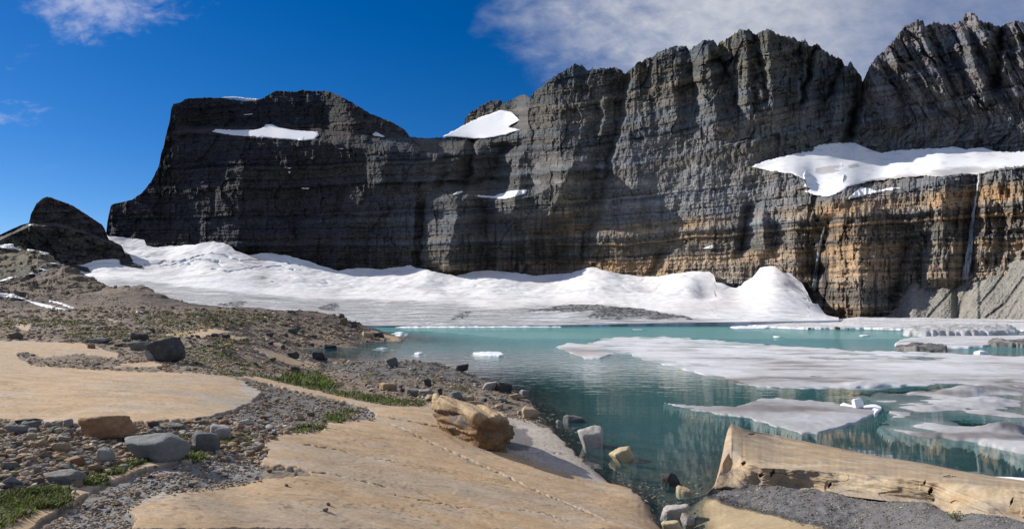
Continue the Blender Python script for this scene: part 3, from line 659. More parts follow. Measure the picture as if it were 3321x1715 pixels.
dz += .35 * ridged(gx / 40, gy / 3.2 + .8 * perlin(gx / 25, gy / 25, 407), 2, 409) * smooth(.5, .15, tt)
dz += .14 * fbm(gx / 5, gy / 7, 4, 427) - .5 * smooth(.72, 1.0, ridged(gx / 34 + gy / 80, gy / 20, 2, 429)) * up2
# crevasses in the upper left ice
def linedist(pts, uu, vv, ky=2.0):
    d = np.full(uu.shape, 99., f32)
    for (a, b), (c, e) in zip(pts[:-1], pts[1:]):
        t = np.clip(((uu - a) * (c - a) + (vv - b) * (e - b) * ky) / ((c - a) ** 2 + (e - b) ** 2 * ky), 0, 1)
        d = np.minimum(d, np.hypot(uu - a - t * (c - a), (vv - b - t * (e - b)) * ky))
    return d
CREV = [([(470, 862), (530, 848), (600, 846), (640, 830), (690, 822), (740, 828), (780, 842), (840, 842), (890, 840), (950, 855), (975, 860)], 6), ([(520, 862), (560, 855), (620, 850), (650, 842), (700, 843), (720, 858)], 4), ([(560, 865), (620, 855)], 5), ([(690, 870), (740, 878), (780, 872), (850, 862)], 4), ([(870, 865), (910, 862), (950, 874)], 4), ([(640, 846), (710, 845)], 6), ([(880, 914), (920, 922)], 2)]
uw = Ug2 + perlin(Ug2 / 16, Vg2 / 9, 411) * 5; vw = Vg2 + perlin(Ug2 / 21, Vg2 / 12, 412) * 3
crev = np.zeros(Ug2.shape, f32)
for pts, w_ in CREV: crev = np.maximum(crev, smooth(w_, w_ * .3, linedist(pts, uw, vw)))
dz -= 1.6 * crev
# deep scoops along the foot of the wall at right
dz += -3.0 * bump(Ug2, Vg2, 2290, 945, 40, 18) - 2.2 * bump(Ug2, Vg2, 2110, 935, 50, 14) + 1.5 * bump(Ug2, Vg2, 2230, 915, 50, 25) + 1 * bump(Ug2, Vg2, 2500, 910, 60, 40) + 1 * bump(Ug2, Vg2, 1930, 900, 60, 25) - 2 * bump(Ug2, Vg2, 2380, 950, 50, 20) + 1.0 * bump(Ug2, Vg2, 1600, 905, 70, 25) - 1.5 * bump(Ug2, Vg2, 1440, 925, 60, 20)
deb = np.zeros(Ug2.shape, f32)
DEB = [[(1690, 1010), (1760, 1003), (1830, 988), (1870, 990), (1960, 990), (2030, 1000), (1960, 1008), (1850, 1012)], [(1930, 1012), (1970, 1003), (2050, 1000), (2110, 1005), (2150, 1018), (2230, 1030), (2265, 1036), (2150, 1038), (2060, 1034), (1960, 1038), (1900, 1030)], [(1045, 990), (1090, 985), (1100, 1005), (1060, 1010), (1030, 1000)], [(1485, 1020), (1530, 1010), (1500, 1035), (1450, 1042)], [(700, 985), (800, 978), (780, 995), (720, 1000)]]
for p_ in DEB: deb = np.maximum(deb, inpoly(p_, uw * 1.0, vw).astype(f32))
deb = blur(deb, 2, 1)
strp = perlin(gx / 30, gy / 1.6, 413)
deb *= smooth(-.25, .1, strp + .25 * fbm(gx / 6, gy / 5, 3, 433))
dz += deb * (.35 + .6 * fbm(gx / 2.2, gy / 4, 4, 415))
Pg[..., 2] += dz * edge_f
GLP = Pg
# colours: old snow, bare grey ice with dirt bands low down, blue in the crevasses
cg = np.zeros(Ug2.shape + (3,), f32) + np.array([.84, .83, .82], f32)
cg = mixc(cg, (.72, .665, .64), smooth(-.1, .5, fbm(gx / 40, gy / 50, 5, 417)) * .6)
cg = mixc(cg, (.58, .56, .55), smooth(.2, .6, fbm(gx / 16, gy / 6, 5, 431)) * .55)
lowv = pl([(100, 900), (400, 905), (600, 930), (800, 950), (1000, 967), (1180, 970), (1300, 974), (1460, 985), (1600, 1003), (1750, 990), (1840, 983), (2000, 990), (2260, 1034), (2400, 1042), (2800, 1045)], Ug2)
bare = smooth(-6, 8, Vg2 - lowv + 9 * fbm(gx / 16, gy / 9, 4, 419))
flow = fbm(gx / 30, gy / 2.4, 4, 421); fl2 = fbm(gx / 9, gy / .9, 3, 423)
ic = np.zeros_like(cg) + np.array([.45, .445, .45], f32)
ic = mixc(ic, (.19, .188, .19), smooth(-.1, .5, flow + .4 * fl2) * .9); ic = mixc(ic, (.78, .78, .79), smooth(.15, .55, -flow + .35 * fl2) * .75)
cg = cg + (ic - cg) * bare[..., None]
lb_ = smooth(.15, .45, fbm(gx / 60, gy / 5, 4, 425)) * smooth(830, 880, Vg2) * smooth(1000, 800, Ug2) * .6
cg = mixc(cg, (.50, .48, .47), lb_)
dl_ = ridged(gx / 70 + gy / 140, (Pg[..., 2] + gx * .02) / 2.6 + .7 * perlin(gx / 40, gy / 40, 435), 2, 437)
cg = mixc(cg, (.50, .48, .47), smooth(.55, .95, dl_) * smooth(-.2, .4, fbm(gx / 45, gy / 60, 3, 439)) * .55 * (1 - bare))
cg = mixc(cg, (.40, .45, .46), crev * .85)
cg = mixc(cg, (.50, .44, .43), bump(Ug2, Vg2, 850, 905, 18, 8) * 1.0)
cg = mixc(cg, (.60, .57, .55), np.clip(bump(Ug2, Vg2, 2290, 945, 40, 14) + bump(Ug2, Vg2, 2110, 935, 50, 9) + bump(Ug2, Vg2, 2350, 940, 50, 12), 0, 1) * .6)
cg = mixc(cg, (.085, .083, .085), np.clip(deb * 1.2, 0, 1) * .93)
foot = Pg[:1].copy(); foot[..., 2] = -.6
Pg = np.concatenate([foot, Pg]); cg = np.concatenate([cg[:1] * .6 + np.array([.1, .16, .17], f32), cg])
okc = np.abs(np.diff(tg)) < 22
o = new_obj('glacier', mesh_np('glacier', Pg, grid_faces(n + 1, len(ug), np.repeat(okc[None], n, 0)), np.clip(cg, 0, .9)), [MAT_SNOW])
tag(o, 'broad white glacier with grey dirt bands lying under the rock wall', 'glacier')
o['kind'] = 'structure'
# ------------------------------------------------------------------ the lake and the ice on it
P_ICE = [[(1900, 1100), (1960, 1093), (2060, 1089), (2190, 1091), (2400, 1107), (2600, 1122), (2760, 1134), (3000, 1139), (3321, 1151), (3800, 1165), (3800, 1260), (3321, 1255), (3100, 1248), (2900, 1255), (2740, 1262), (2560, 1262), (2430, 1252), (2330, 1236), (2240, 1205), (2160, 1185), (2080, 1168), (2040, 1150), (1960, 1148), (1880, 1146), (1830, 1128), (1790, 1126), (1830, 1113), (1880, 1113), (1960, 1103)],
         [(1795, 1128), (1850, 1121), (1920, 1130), (2000, 1140), (2032, 1146), (1980, 1152), (1960, 1160), (1900, 1168), (1880, 1155), (1830, 1140)]]
P_SUB = [[(2090, 1172), (2200, 1180), (2330, 1225), (2420, 1252), (2560, 1262), (2800, 1258), (3100, 1240), (3800, 1230), (3800, 1575), (3321, 1512), (3230, 1470), (3130, 1442), (2980, 1436), (2890, 1424), (2850, 1396), (2820, 1370), (2880, 1335), (2760, 1300), (2660, 1292), (2480, 1282), (2380, 1262), (2280, 1240), (2200, 1215)]]
P_FLOE = [[(2112, 1297), (2150, 1300), (2200, 1309), (2270, 1315), (2380, 1318), (2440, 1312), (2408, 1308), (2430, 1302), (2470, 1292), (2530, 1289), (2600, 1296), (2700, 1303), (2780, 1312), (2850, 1320), (2862, 1330), (2840, 1345), (2790, 1368), (2720, 1392), (2640, 1410), (2600, 1408), (2540, 1392), (2470, 1372), (2430, 1358), (2330, 1345), (2240, 1332), (2190, 1318)]]
P_RFLOE = [[(2898, 1120), (2910, 1108), (2950, 1098), (3050, 1091), (3200, 1088), (3321, 1086), (3500, 1084), (3500, 1100), (3321, 1105), (3230, 1115), (3190, 1126), (3080, 1131), (3000, 1129), (2920, 1132)]]
LIFT = [(2810, 1250, 90, 7, .22), (2640, 1262, 40, 4, .1), (3130, 1272, 80, 9, .30), (3250, 1262, 120, 10, .2), (3270, 1392, 75, 9, .32), (3230, 1300, 90, 8, .12), (3000, 1330, 80, 10, .12), (2180, 1182, 40, 3, .1)]
MI = {'ice': mask(P_ICE, 1, 1), 'sub': mask(P_SUB, 6, 4), 'floe': mask(P_FLOE, 1), 'rfloe': mask(P_RFLOE, 1), 'iceb': mask(P_ICE, 9, 4), 'floeb': mask(P_FLOE, 9, 6), 'subb': mask(P_SUB, 26, 14)}
def ice_top(u, v, k):
    Y = H * F / np.maximum(v - VH, 4); x = (u - UC) / F * Y
    a = perlin(u / 33, v / 9, 501) * 9 + perlin(u / 11, v / 4, 502) * 3; b = perlin(u / 41, v / 13, 503) * 3.5
    nz = fbm(x / 5, Y / 8, 4, 505); n3_ = fbm(x / 16, Y / 13, 3, 509); n2_ = fbm(x / 2.4, Y / 1.6, 4, 507)
    if k == 'floe':
        e = look(MI['floe'], u + a, v + b)
        return -.9 + .87 * smooth(.05, .8, e) + .10 * look(MI['floeb'], u + a, v + b) + .05 * n2_ + .05 * nz
    if k == 'rfloe':
        return -1.0 + 1.2 * smooth(.2, .6, look(MI['rfloe'], u + a * .5, v + b * .3)) + .04 * nz
    e = look(MI['ice'], u + a, v + b); eb = look(MI['iceb'], u + a, v + b)
    s_ = look(MI['sub'], u + a * 2, v + b * 2)
    z = np.maximum(-.9 + .85 * smooth(.05, .8, e) + .09 * eb + .09 * nz + .05 * n2_ + .08 * n3_, -1.0 + .98 * s_ + .2 * nz + .10 * n2_ + .16 * n3_)
    for cu_, cv_, ru_, rv_, h_ in LIFT:
        z = z + h_ * .75 * np.exp(-((u + a - cu_) / ru_) ** 2 - ((v + b * .5 - cv_) / rv_) ** 2) * 1.6
    return z
uw_ = np.arange(-300, 3700, 4.0)
vw_ = np.concatenate([np.arange(1043, 1075, .5), np.arange(1075, 1160, .8), np.arange(1160, 1320, 1.3), np.arange(1320, 1800, 2.4)])
UW, VW = np.meshgrid(uw_, vw_)
YW = H * F / (VW - VH); XW = (UW - UC) / F * YW
bedz = ground_z(XW, np.clip(YW, 4.4, 260))
bedz = np.where((YW > 150), -6, bedz)
TOP = {k: ice_top(UW, VW, k) for k in ('ice', 'floe', 'rfloe')}
icez = np.maximum.reduce([TOP['ice'], TOP['rfloe'], np.where(TOP['floe'] < -.08, -9.0, TOP['floe'])])
icez = np.where(icez < -.17, -9.0, icez)
depth = np.clip(-np.maximum(bedz, icez), 0, 8)
is_ice = smooth(-.05, .05, icez - bedz)
keep = (np.minimum.reduce([np.maximum(bedz, icez)[:-1, :-1], np.maximum(bedz, icez)[1:, 1:], np.maximum(bedz, icez)[:-1, 1:], np.maximum(bedz, icez)[1:, :-1]]) < .08)
Vl = np.stack([XW, YW, 0 * XW], -1).reshape(-1, 3)
v_, f_, d_, i_ = compact(Vl, grid_faces(*UW.shape, keep)[:, ::-1], depth.reshape(-1), is_ice.reshape(-1))
m, nt, out = nodes('lake_water')
dp = N(nt, 'ShaderNodeAttribute', attribute_name='depth').outputs['Fac']; ii = N(nt, 'ShaderNodeAttribute', attribute_name='over_ice').outputs['Fac']
def mm(op, a, b):
    n = N(nt, 'ShaderNodeMath', operation=op)
    for i, x in enumerate((a, b)):
        if isinstance(x, (int, float)): n.inputs[i].default_value = x
        else: nt.links.new(x, n.inputs[i])
    return n.outputs[0]
clear = mm('POWER', 2.718, mm('MULTIPLY', dp, mm('SUBTRACT', mm('MULTIPLY', ii, -2.6), .34)))
body = N(nt, 'ShaderNodeBsdfDiffuse'); body.inputs['Color'].default_value = (.082, .278, .288, 1)
tr = N(nt, 'ShaderNodeBsdfTransparent'); tr.inputs['Color'].default_value = (.86, .95, .95, 1)
gl = N(nt, 'ShaderNodeBsdfGlossy'); gl.inputs['Roughness'].default_value = .03; gl.inputs['Color'].default_value = (.95, .95, .95, 1)
gm_ = N(nt, 'ShaderNodeNewGeometry')
sep = N(nt, 'ShaderNodeSeparateXYZ'); nt.links.new(gm_.outputs['Position'], sep.inputs[0])
far = N(nt, 'ShaderNodeMapRange', interpolation_type='SMOOTHSTEP'); nt.links.new(sep.outputs['Y'], far.inputs['Value'])
far.inputs['From Min'].default_value = 40; far.inputs['From Max'].default_value = 95
mp = N(nt, 'ShaderNodeMapping'); mp.inputs['Scale'].default_value = (.35, 1, 1); mp.inputs['Rotation'].default_value = (0, 0, .25)
nt.links.new(gm_.outputs['Position'], mp.inputs['Vector'])
w1 = N(nt, 'ShaderNodeTexNoise', Scale=1.7, Detail=3, Roughness=.5); nt.links.new(mp.outputs[0], w1.inputs['Vector'])
w2 = N(nt, 'ShaderNodeTexNoise', Scale=.8, Detail=5, Roughness=.55); nt.links.new(gm_.outputs['Position'], w2.inputs['Vector'])
calm = N(nt, 'ShaderNodeMapRange', interpolation_type='SMOOTHSTEP'); nt.links.new(sep.outputs['Y'], calm.inputs['Value'])
calm.inputs['From Min'].default_value = 19; calm.inputs['From Max'].default_value = 38
b1 = N(nt, 'ShaderNodeBump', Distance=.05); nt.links.new(mm('ADD', mm('MULTIPLY', calm.outputs[0], .36), .02), b1.inputs['Strength']); nt.links.new(w1.outputs['Fac'], b1.inputs['Height'])
b2_ = N(nt, 'ShaderNodeBump', Distance=.55); nt.links.new(mm('MULTIPLY', far.outputs[0], .8), b2_.inputs['Strength']); nt.links.new(w2.outputs['Fac'], b2_.inputs['Height']); nt.links.new(b1.outputs[0], b2_.inputs['Normal'])
nt.links.new(b2_.outputs[0], gl.inputs['Normal'])
dt = N(nt, 'ShaderNodeVectorMath', operation='DOT_PRODUCT'); nt.links.new(b2_.outputs[0], dt.inputs[0]); nt.links.new(gm_.outputs['Incoming'], dt.inputs[1])
fres = mm('ADD', .02, mm('MULTIPLY', .98, mm('POWER', mm('SUBTRACT', 1, mm('MINIMUM', mm('ABSOLUTE', dt.outputs['Value'], 0), 1)), 5)))
ms1 = N(nt, 'ShaderNodeMixShader'); nt.links.new(clear, ms1.inputs[0]); nt.links.new(body.outputs[0], ms1.inputs[1]); nt.links.new(tr.outputs[0], ms1.inputs[2])
ms2 = N(nt, 'ShaderNodeMixShader'); nt.links.new(mm('MULTIPLY', fres, mm('SUBTRACT', 1, mm('MULTIPLY', far.outputs[0], .5))), ms2.inputs[0]); nt.links.new(ms1.outputs[0], ms2.inputs[1]); nt.links.new(gl.outputs[0], ms2.inputs[2])
nt.links.new(ms2.outputs[0], out.inputs['Surface'])
MAT_WATER = m
o = new_obj('lake', mesh_np('lake', v_, f_, attrs={'depth': d_, 'over_ice': i_}), [m], kind='structure'); tag(o, 'turquoise glacial lake with drifting ice', 'lake')

def ice_colour(X, Y, z, pink, seed):
    c = np.zeros(X.shape + (3,), f32) + np.array([.60, .59, .59], f32)
    a = fbm(X / 9, Y / 4.5, 5, seed); b = fbm(X / 3, Y / 1.1, 4, seed + 5)
    c = mixc(c, (.74, .74, .76), smooth(.0, .5, -a + .4 * b) * .8)
    c = mixc(c, (.36, .325, .315), smooth(.0, .6, a + .35 * b) * pink)
    c = mixc(c, (.20, .18, .17), smooth(.3, .75, a + .5 * b) * pink * .9)
    c = mixc(c, (.42, .52, .53), smooth(.1, -.45, z) * .6)
    return c
def biggest(kp):
    """only the largest connected patch of cells"""
    lab = np.where(kp, np.arange(1, kp.size + 1).reshape(kp.shape), 0)
    for it in range(4000):
        p = np.pad(lab, 1); n_ = np.maximum.reduce([lab, p[:-2, 1:-1], p[2:, 1:-1], p[1:-1, :-2], p[1:-1, 2:]])
        n_ = np.where(kp, n_, 0)
        if it % 4 == 0 and it < 400: n_ = np.where(kp & (n_ > 0), n_.ravel()[np.maximum(n_, 1) - 1], 0)
        if (n_ == lab).all(): break
        lab = n_
    v_, c_ = np.unique(lab[lab > 0], return_counts=True)
    return lab == v_[np.argmax(c_)]
for k, nm, lab, pink in (('ice', 'ice_sheet', 'large pale ice sheet covering the right half of the lake, partly sunk under the water', .7), ('floe', 'ice_floe', 'dirty wedge-shaped ice floe off the tip of the tan rock ledge', 1.0), ('rfloe', 'ice_floe', 'flat pinkish ice floe beyond the big sheet at the right edge', .55)):
    z = TOP[k] + .03 * fbm(XW / .9, YW / .9, 3, 521) * smooth(60, 20, YW)
    kp = np.maximum.reduce([z[:-1, :-1], z[1:, 1:], z[:-1, 1:], z[1:, :-1]]) > (-.07 if k == 'floe' else -.16)
    if k != 'ice':
        mk = look(MI['floe' if k == 'floe' else 'rfloe'], UW, VW); kp &= blur((mk > .02).astype(f32), 8, 8)[:-1, :-1] > .01
    kp = biggest(kp)
    c = ice_colour(XW, YW, z, pink, 531)
    if k == 'floe': c = mixc(c, (.30, .27, .26), bump(UW, VW, 2480, 1330, 230, 13) * .85)
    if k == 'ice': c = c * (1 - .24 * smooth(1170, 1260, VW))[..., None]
    if k == 'floe': c = c * .70
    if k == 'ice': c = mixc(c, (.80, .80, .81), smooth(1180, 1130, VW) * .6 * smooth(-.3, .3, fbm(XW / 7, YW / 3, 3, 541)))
    if k == 'ice': c = mixc(c, (.36, .31, .29), (bump(UW, VW, 1900, 1140, 100, 14) + .5 * bump(UW, VW, 2330, 1236, 90, 7)) * .9)
    zz = z
    P = np.stack([XW, YW, zz], -1).reshape(-1, 3)
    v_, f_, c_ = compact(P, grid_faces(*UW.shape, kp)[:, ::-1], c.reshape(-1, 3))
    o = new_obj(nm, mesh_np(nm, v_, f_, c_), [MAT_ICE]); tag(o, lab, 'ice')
# ------------------------------------------------------------------ snow lying on the rock: each patch a thin mesh of its own, thick in the middle and feathered at its edge
def patch(name, poly, surf, lab, cat, mat=None, colf=None, group=None, step=2.6, thick=.004, jag=3.0, amp=0.0, seed=0, kind=None, uv_scale=1.0):
    p = np.array(poly, float)
    u0, v0 = p.min(0) - 6; u1, v1 = p.max(0) + 6
    su = max(step, (u1 - u0) / 420); sv = max(step * .6, (v1 - v0) / 220)
    uu, vv = np.meshgrid(np.arange(u0, u1, su), np.arange(v0, v1, sv))
    a = perlin(uu / 13, vv / 8, 601 + seed) * jag + perlin(uu / 4.5, vv / 3.5, 602 + seed) * jag * .45
    m = inpoly(p, uu + a, vv + a * .5)
    if m.sum() < 4: m = inpoly(p, uu, vv)
    kp = m[:-1, :-1] & m[1:, 1:] & m[:-1, 1:] & m[1:, :-1]
    if not kp.any(): kp = m[:-1, :-1]
    f = blur(m.astype(f32), 2, 2); f = smooth(.45, 1, f)
    Y = surf(uu, vv)
    Y = Y * (1 - thick * (.25 + .75 * f)) - amp * f * (.6 + .8 * ridged(uu / 9, vv / 6, 3, 603 + seed))
    P = unproj(uu, vv, Y).reshape(-1, 3)
    c = np.zeros(uu.shape + (3,), f32) + np.array([.84, .84, .85], f32)
    if colf is not None: c = colf(uu, vv, c)
    v_, f_, c_ = compact(P, grid_faces(*uu.shape, kp)[:, ::-1], c.reshape(-1, 3))
    o = new_obj(name, mesh_np(name, v_, f_, c_), [mat or MAT_SNOW], kind=kind); tag(o, lab, cat, group)
    return o
def ground_s(u, v): return hit(u.ravel(), v.ravel(), False).reshape(u.shape)
def smooth_wall(u, v):
    Y = wall(u, v)
    b_ = blur(Y.astype(np.float64), 9, 9)
    return np.minimum(b_ - 1.5, Y + 1.5)
def knoll_s(u, v): return knoll(u, v)
def hang_col(u, v, c):
    s = fbm(u / 60, v / 12, 4, 611)
    lowg = pl([(2600, 700), (2740, 612), (2800, 590), (2900, 572), (3000, 560), (3100, 545), (3200, 543), (3321, 545), (3500, 540)], u)
    c = mixc(c, (.40, .385, .38), smooth(-8, 6, v - lowg + s * 8) * .85)
    g_ = inpoly([(2643, 545), (2660, 540), (2720, 536), (2735, 540), (2700, 548), (2730, 550), (2700, 560), (2660, 566), (2645, 560)], u + s * 8, v + s * 4) | inpoly([(2755, 538), (2785, 531), (2785, 540), (2750, 546)], u + s * 8, v + s * 3)
    c = mixc(c, (.60, .575, .56), smooth(.15, .55, fbm(u / 40, v / 9, 5, 615)) * .5)
    return mixc(c, (.48, .45, .44), g_ * .8)
HANG = [(2432, 541), (2480, 521), (2520, 511), (2560, 503), (2580, 497), (2632, 490), (2640, 478), (2652, 470), (2700, 464), (2770, 462), (2800, 475), (2830, 487), (2862, 496), (2900, 488), (2960, 483), (3050, 480), (3090, 474), (3130, 483), (3185, 477), (3230, 490), (3280, 493), (3321, 489), (3500, 486), (3500, 536), (3321, 543), (3240, 552), (3180, 566), (3110, 566), (3060, 574), (2990, 570), (2920, 578), (2830, 588), (2755, 604), (2742, 618), (2690, 638), (2640, 634), (2606, 622), (2625, 612), (2598, 606), (2612, 588), (2570, 565), (2500, 556)]
patch('snowfield', HANG, smooth_wall, 'long white snowfield hanging on the ledge above the banded cliff at right', 'snow', colf=hang_col, thick=.005, jag=4.5)
SNOW = [
    ([(686, 425), (700, 419), (780, 422), (820, 421), (845, 416), (865, 403), (885, 404), (905, 413), (950, 422), (1033, 427), (1034, 440), (1020, 453), (990, 457), (940, 454), (880, 448), (760, 440), (690, 429)], smooth_wall, 'long snow band across the upper face of the flat-topped mountain'),
    ([(1205, 435), (1220, 427), (1248, 442), (1245, 446), (1212, 442)], wall, 'small snow patch at the right shoulder of the flat-topped mountain'),
    ([(1432, 444), (1470, 424), (1520, 397), (1560, 378), (1600, 365), (1621, 356), (1660, 363), (1687, 390), (1650, 412), (1690, 420), (1640, 438), (1580, 450), (1535, 452), (1480, 446)], smooth_wall, 'sloping white snowfield in the saddle between the flat-topped mountain and the jagged wall'),
    ([(1534, 634), (1560, 633), (1600, 636), (1640, 622), (1670, 616), (1711, 615), (1706, 630), (1670, 638), (1640, 646), (1600, 644), (1560, 641)], wall, 'white snow strip on the ledge half-way up the middle cliff'),
    ([(1467, 632), (1480, 622), (1500, 618), (1502, 624), (1480, 632)], wall, 'tiny snow patch on a buttress top left of the ledge strip'),
    ([(2277, 806), (2300, 797), (2314, 793), (2317, 803), (2305, 808)], wall, 'small snow patch alone low on the tan cliff'),
    ([(928, 545), (948, 543), (940, 549)], wall, 'small snow dash on the dark face, upper of two close together'), ([(934, 556), (944, 556), (938, 565)], wall, 'small snow dash on the dark face, lower of two close together'),
    ([(978, 609), (1004, 609), (1000, 614), (978, 613)], wall, 'thin snow streak on the dark face right of the two snow dashes'), ([(1100, 482), (1114, 481), (1112, 485)], wall, 'tiny snow fleck on the brown scree under the snow band'),
    ([(790, 371), (820, 369), (820, 372), (790, 374)], wall, 'thin snow streak above the snow band'), ([(2745, 648), (2790, 606), (2830, 612), (2840, 618), (2900, 606), (2925, 610), (2860, 622), (2800, 636)], wall, 'thin white snow strip on grey rock under the hanging snowfield'),
    ([(0, 793), (30, 790), (47, 790), (44, 798), (60, 806), (80, 810), (60, 811), (28, 811), (0, 806), (-60, 810), (-60, 796)], 'g', 'white snow patch on the hill at the left edge below the dark knoll'), ([(86, 807), (116, 810), (105, 820), (88, 813)], 'g', 'small snow patch, middle one of three in a row on the left hill'), ([(125, 813), (164, 821), (146, 828), (128, 821)], 'g', 'small snow patch, right one of three in a row on the left hill'),
    ([(-80, 960), (0, 949), (45, 953), (100, 975), (160, 988), (222, 1004), (190, 1008), (130, 993), (60, 968), (0, 962), (-80, 975)], 'g', 'long white snow band slanting down the brown hill at left'), ([(155, 972), (190, 977), (225, 990), (250, 998), (225, 1000), (190, 986), (160, 980)], 'g', 'thin snow streak just right of the long slanting snow band'),
    ([(0, 908), (30, 898), (60, 896), (30, 906), (0, 916), (-40, 920)], 'g', 'snow streak along the brown gully on the left hill'), ([(88, 888), (105, 884), (124, 888), (115, 892)], 'g', 'small oval snow patch in the brown gully on the left hill'), ([(126, 872), (140, 870), (163, 881), (140, 880)], 'g', 'small pointed snow patch at the head of the brown gully'),
    ([(160, 851), (190, 852), (200, 858), (170, 857)], 'g', 'small snow sliver on the hill beside the glacier'), ([(440, 1008), (470, 1010), (466, 1015), (442, 1013)], 'g', 'tiny snow patch low on the brown hillside'), ([(92, 728), (110, 724), (104, 731), (92, 732)], knoll_s, 'tiny snow patch at the foot of the small dark peak')]
for i, (p_, s_, lab) in enumerate(SNOW):
    small = (np.ptp(np.array(p_)[:, 0]) < 45)
    patch('snow_patch', p_, ground_s if s_ == 'g' else s_, lab, 'snow', step=1.3 if small else 2.2, thick=.006 if s_ != 'g' else .014, jag=.8 if small else 2.2, seed=i, group='snow patches on the mountain sides')
# snow on the butte's roof, seen as a thin rim
patch('snow_patch', [(716, 316), (760, 313), (800, 318), (846, 321), (830, 328), (800, 329), (780, 322), (720, 319)], lambda u, v: wall(u, np.maximum(v, pl(RIDGE, u) + 2)), 'bright snow rim on the roof of the flat-topped mountain', 'snow', step=1.3, thick=.004, jag=.8, seed=77, group='snow patches on the mountain sides')
# ---- dark rock islands in the glacier at left
gtree = None
def glac_s(u, v):
    # distance of the glacier surface seen at (u, v), read from its own grid (columns are bearings)
    ci = np.clip(np.round((u - ug[0]) / 2.6), 0, len(ug) - 1).astype(int)
    vs_ = VH - (GLP[..., 2] - H) * F / GLP[..., 1]
    out_ = np.empty(u.shape)
    for c_ in np.unique(ci):
        s_ = ci == c_
        col_v = vs_[::-1, c_]; o_ = np.argsort(col_v)
        out_[s_] = np.interp(v[s_], col_v[o_], GLP[::-1, c_, 1][o_])
    return out_
rock_c = lambda u, v, c: mixc(c * 0 + np.array([.05, .046, .046], f32), (.10, .09, .08), smooth(0, .6, fbm(u / 7, v / 4, 3, 621)))
patch('rock_outcrop', [(386, 846), (398, 835), (405, 830), (418, 833), (432, 842), (424, 846), (440, 854), (470, 864), (455, 866), (420, 863), (390, 858)], glac_s, 'dark rock island sticking out of the glacier below the knoll', 'rock', MAT_CLIFF, rock_c, step=1.6, thick=.006, amp=4, jag=2, seed=3)
patch('rock_outcrop', [(190, 853), (240, 858), (285, 866), (296, 882), (270, 880), (230, 870), (200, 862)], glac_s, 'dark streaked rock rib between the hill and the glacier arm', 'rock', MAT_CLIFF, rock_c, step=1.6, thick=.006, amp=3, jag=2, seed=4)

# ---- waterfalls: strands of white water hugging the cliff
m, nt, out = nodes('falling_water')
p = N(nt, 'ShaderNodeBsdfPrincipled', Roughness=.5); p.inputs['Base Color'].default_value = (.62, .66, .70, 1)
tr = N(nt, 'ShaderNodeBsdfTransparent'); ms = N(nt, 'ShaderNodeMixShader')
a_ = N(nt, 'ShaderNodeAttribute', attribute_name='dense'); nt.links.new(a_.outputs['Fac'], ms.inputs[0]); nt.links.new(tr.outputs[0], ms.inputs[1]); nt.links.new(p.outputs[0], ms.inputs[2]); nt.links.new(ms.outputs[0], out.inputs['Surface'])
MAT_FALL = m
def fall(line, widths, lab, dens, seed):
    l = np.array(line, float); vv = np.arange(l[0, 1], l[-1, 1], 1.4)
    uc = np.interp(vv, l[:, 1], l[:, 0]) + perlin(vv / 22, vv * 0, seed) * 2.5; w_ = np.interp(vv, l[:, 1], widths)
    x = np.linspace(-1, 1, 15)
    uu = uc[:, None] + w_[:, None] * x[None]; v2 = np.repeat(vv[:, None], 15, 1)
    Y = wall(uu, v2); Y = np.minimum(blur(Y.astype(float), 3, 6) - 1, Y) - 1.5 - .6 * (1 - x[None] ** 2)
    d = (1 - x[None] ** 2) ** .7 * dens * (.35 + .9 * smooth(-.4, .5, perlin(uu / 2.6, v2 / 34, seed + 1) + .5 * perlin(uu / 1.2, v2 / 9, seed + 2)))
    d *= smooth(1.0, .82, (v2 - vv[0]) / np.ptp(vv)) * .6 + .4
    o = new_obj('waterfall', mesh_np('waterfall', unproj(uu, v2, Y), grid_faces(*uu.shape)[:, ::-1], attrs={'dense': np.clip(d, 0, 1)}), [MAT_FALL]); tag(o, lab, 'waterfall')
fall([(3174, 563), (3172, 590), (3168, 625), (3160, 670), (3152, 730), (3147, 790), (3139, 850), (3131, 905)], [2, 2.5, 3.5, 5, 6.5, 9, 12, 13], 'tall white waterfall dropping from the hanging snowfield at right', .95, 701)
fall([(2676, 735), (2668, 760), (2657, 800), (2650, 850), (2644, 900), (2638, 945)], [3, 4, 5, 6, 7, 7], 'thin faint waterfall in the dark wet gully beside the glacier mound', .6, 711)

# ---- grey talus cones at the foot of the banded cliff
TTOP = [(2840, 1034), (2870, 1022), (2900, 1003), (2925, 960), (2945, 930), (2958, 917), (2972, 915), (2985, 925), (3005, 930), (3030, 930), (3060, 922), (3085, 917), (3094, 930), (3100, 935), (3130, 905), (3155, 886), (3170, 880), (3178, 884), (3200, 872), (3225, 862), (3260, 850), (3290, 836), (3321, 825), (3400, 790), (3800, 700)]
ut = np.arange(2840, 3790, 2.6); tt_ = pl(TTOP, ut) + 1.2 * fbm(ut / 8, ut * 0, 3, 721)
n = 150
Tt = np.linspace(0, 1, n)[:, None]; Ut = np.repeat(ut[None], n, 0); Vt = tt_[None] + (1040 - tt_)[None] * Tt
Yt0 = blur(wall(Ut, Vt).astype(float), 14, 3)[0] + 1
hgt = (1040 - tt_) / F * Yt0
Yt = Yt0[None] - (hgt * 1.25)[None] * Tt
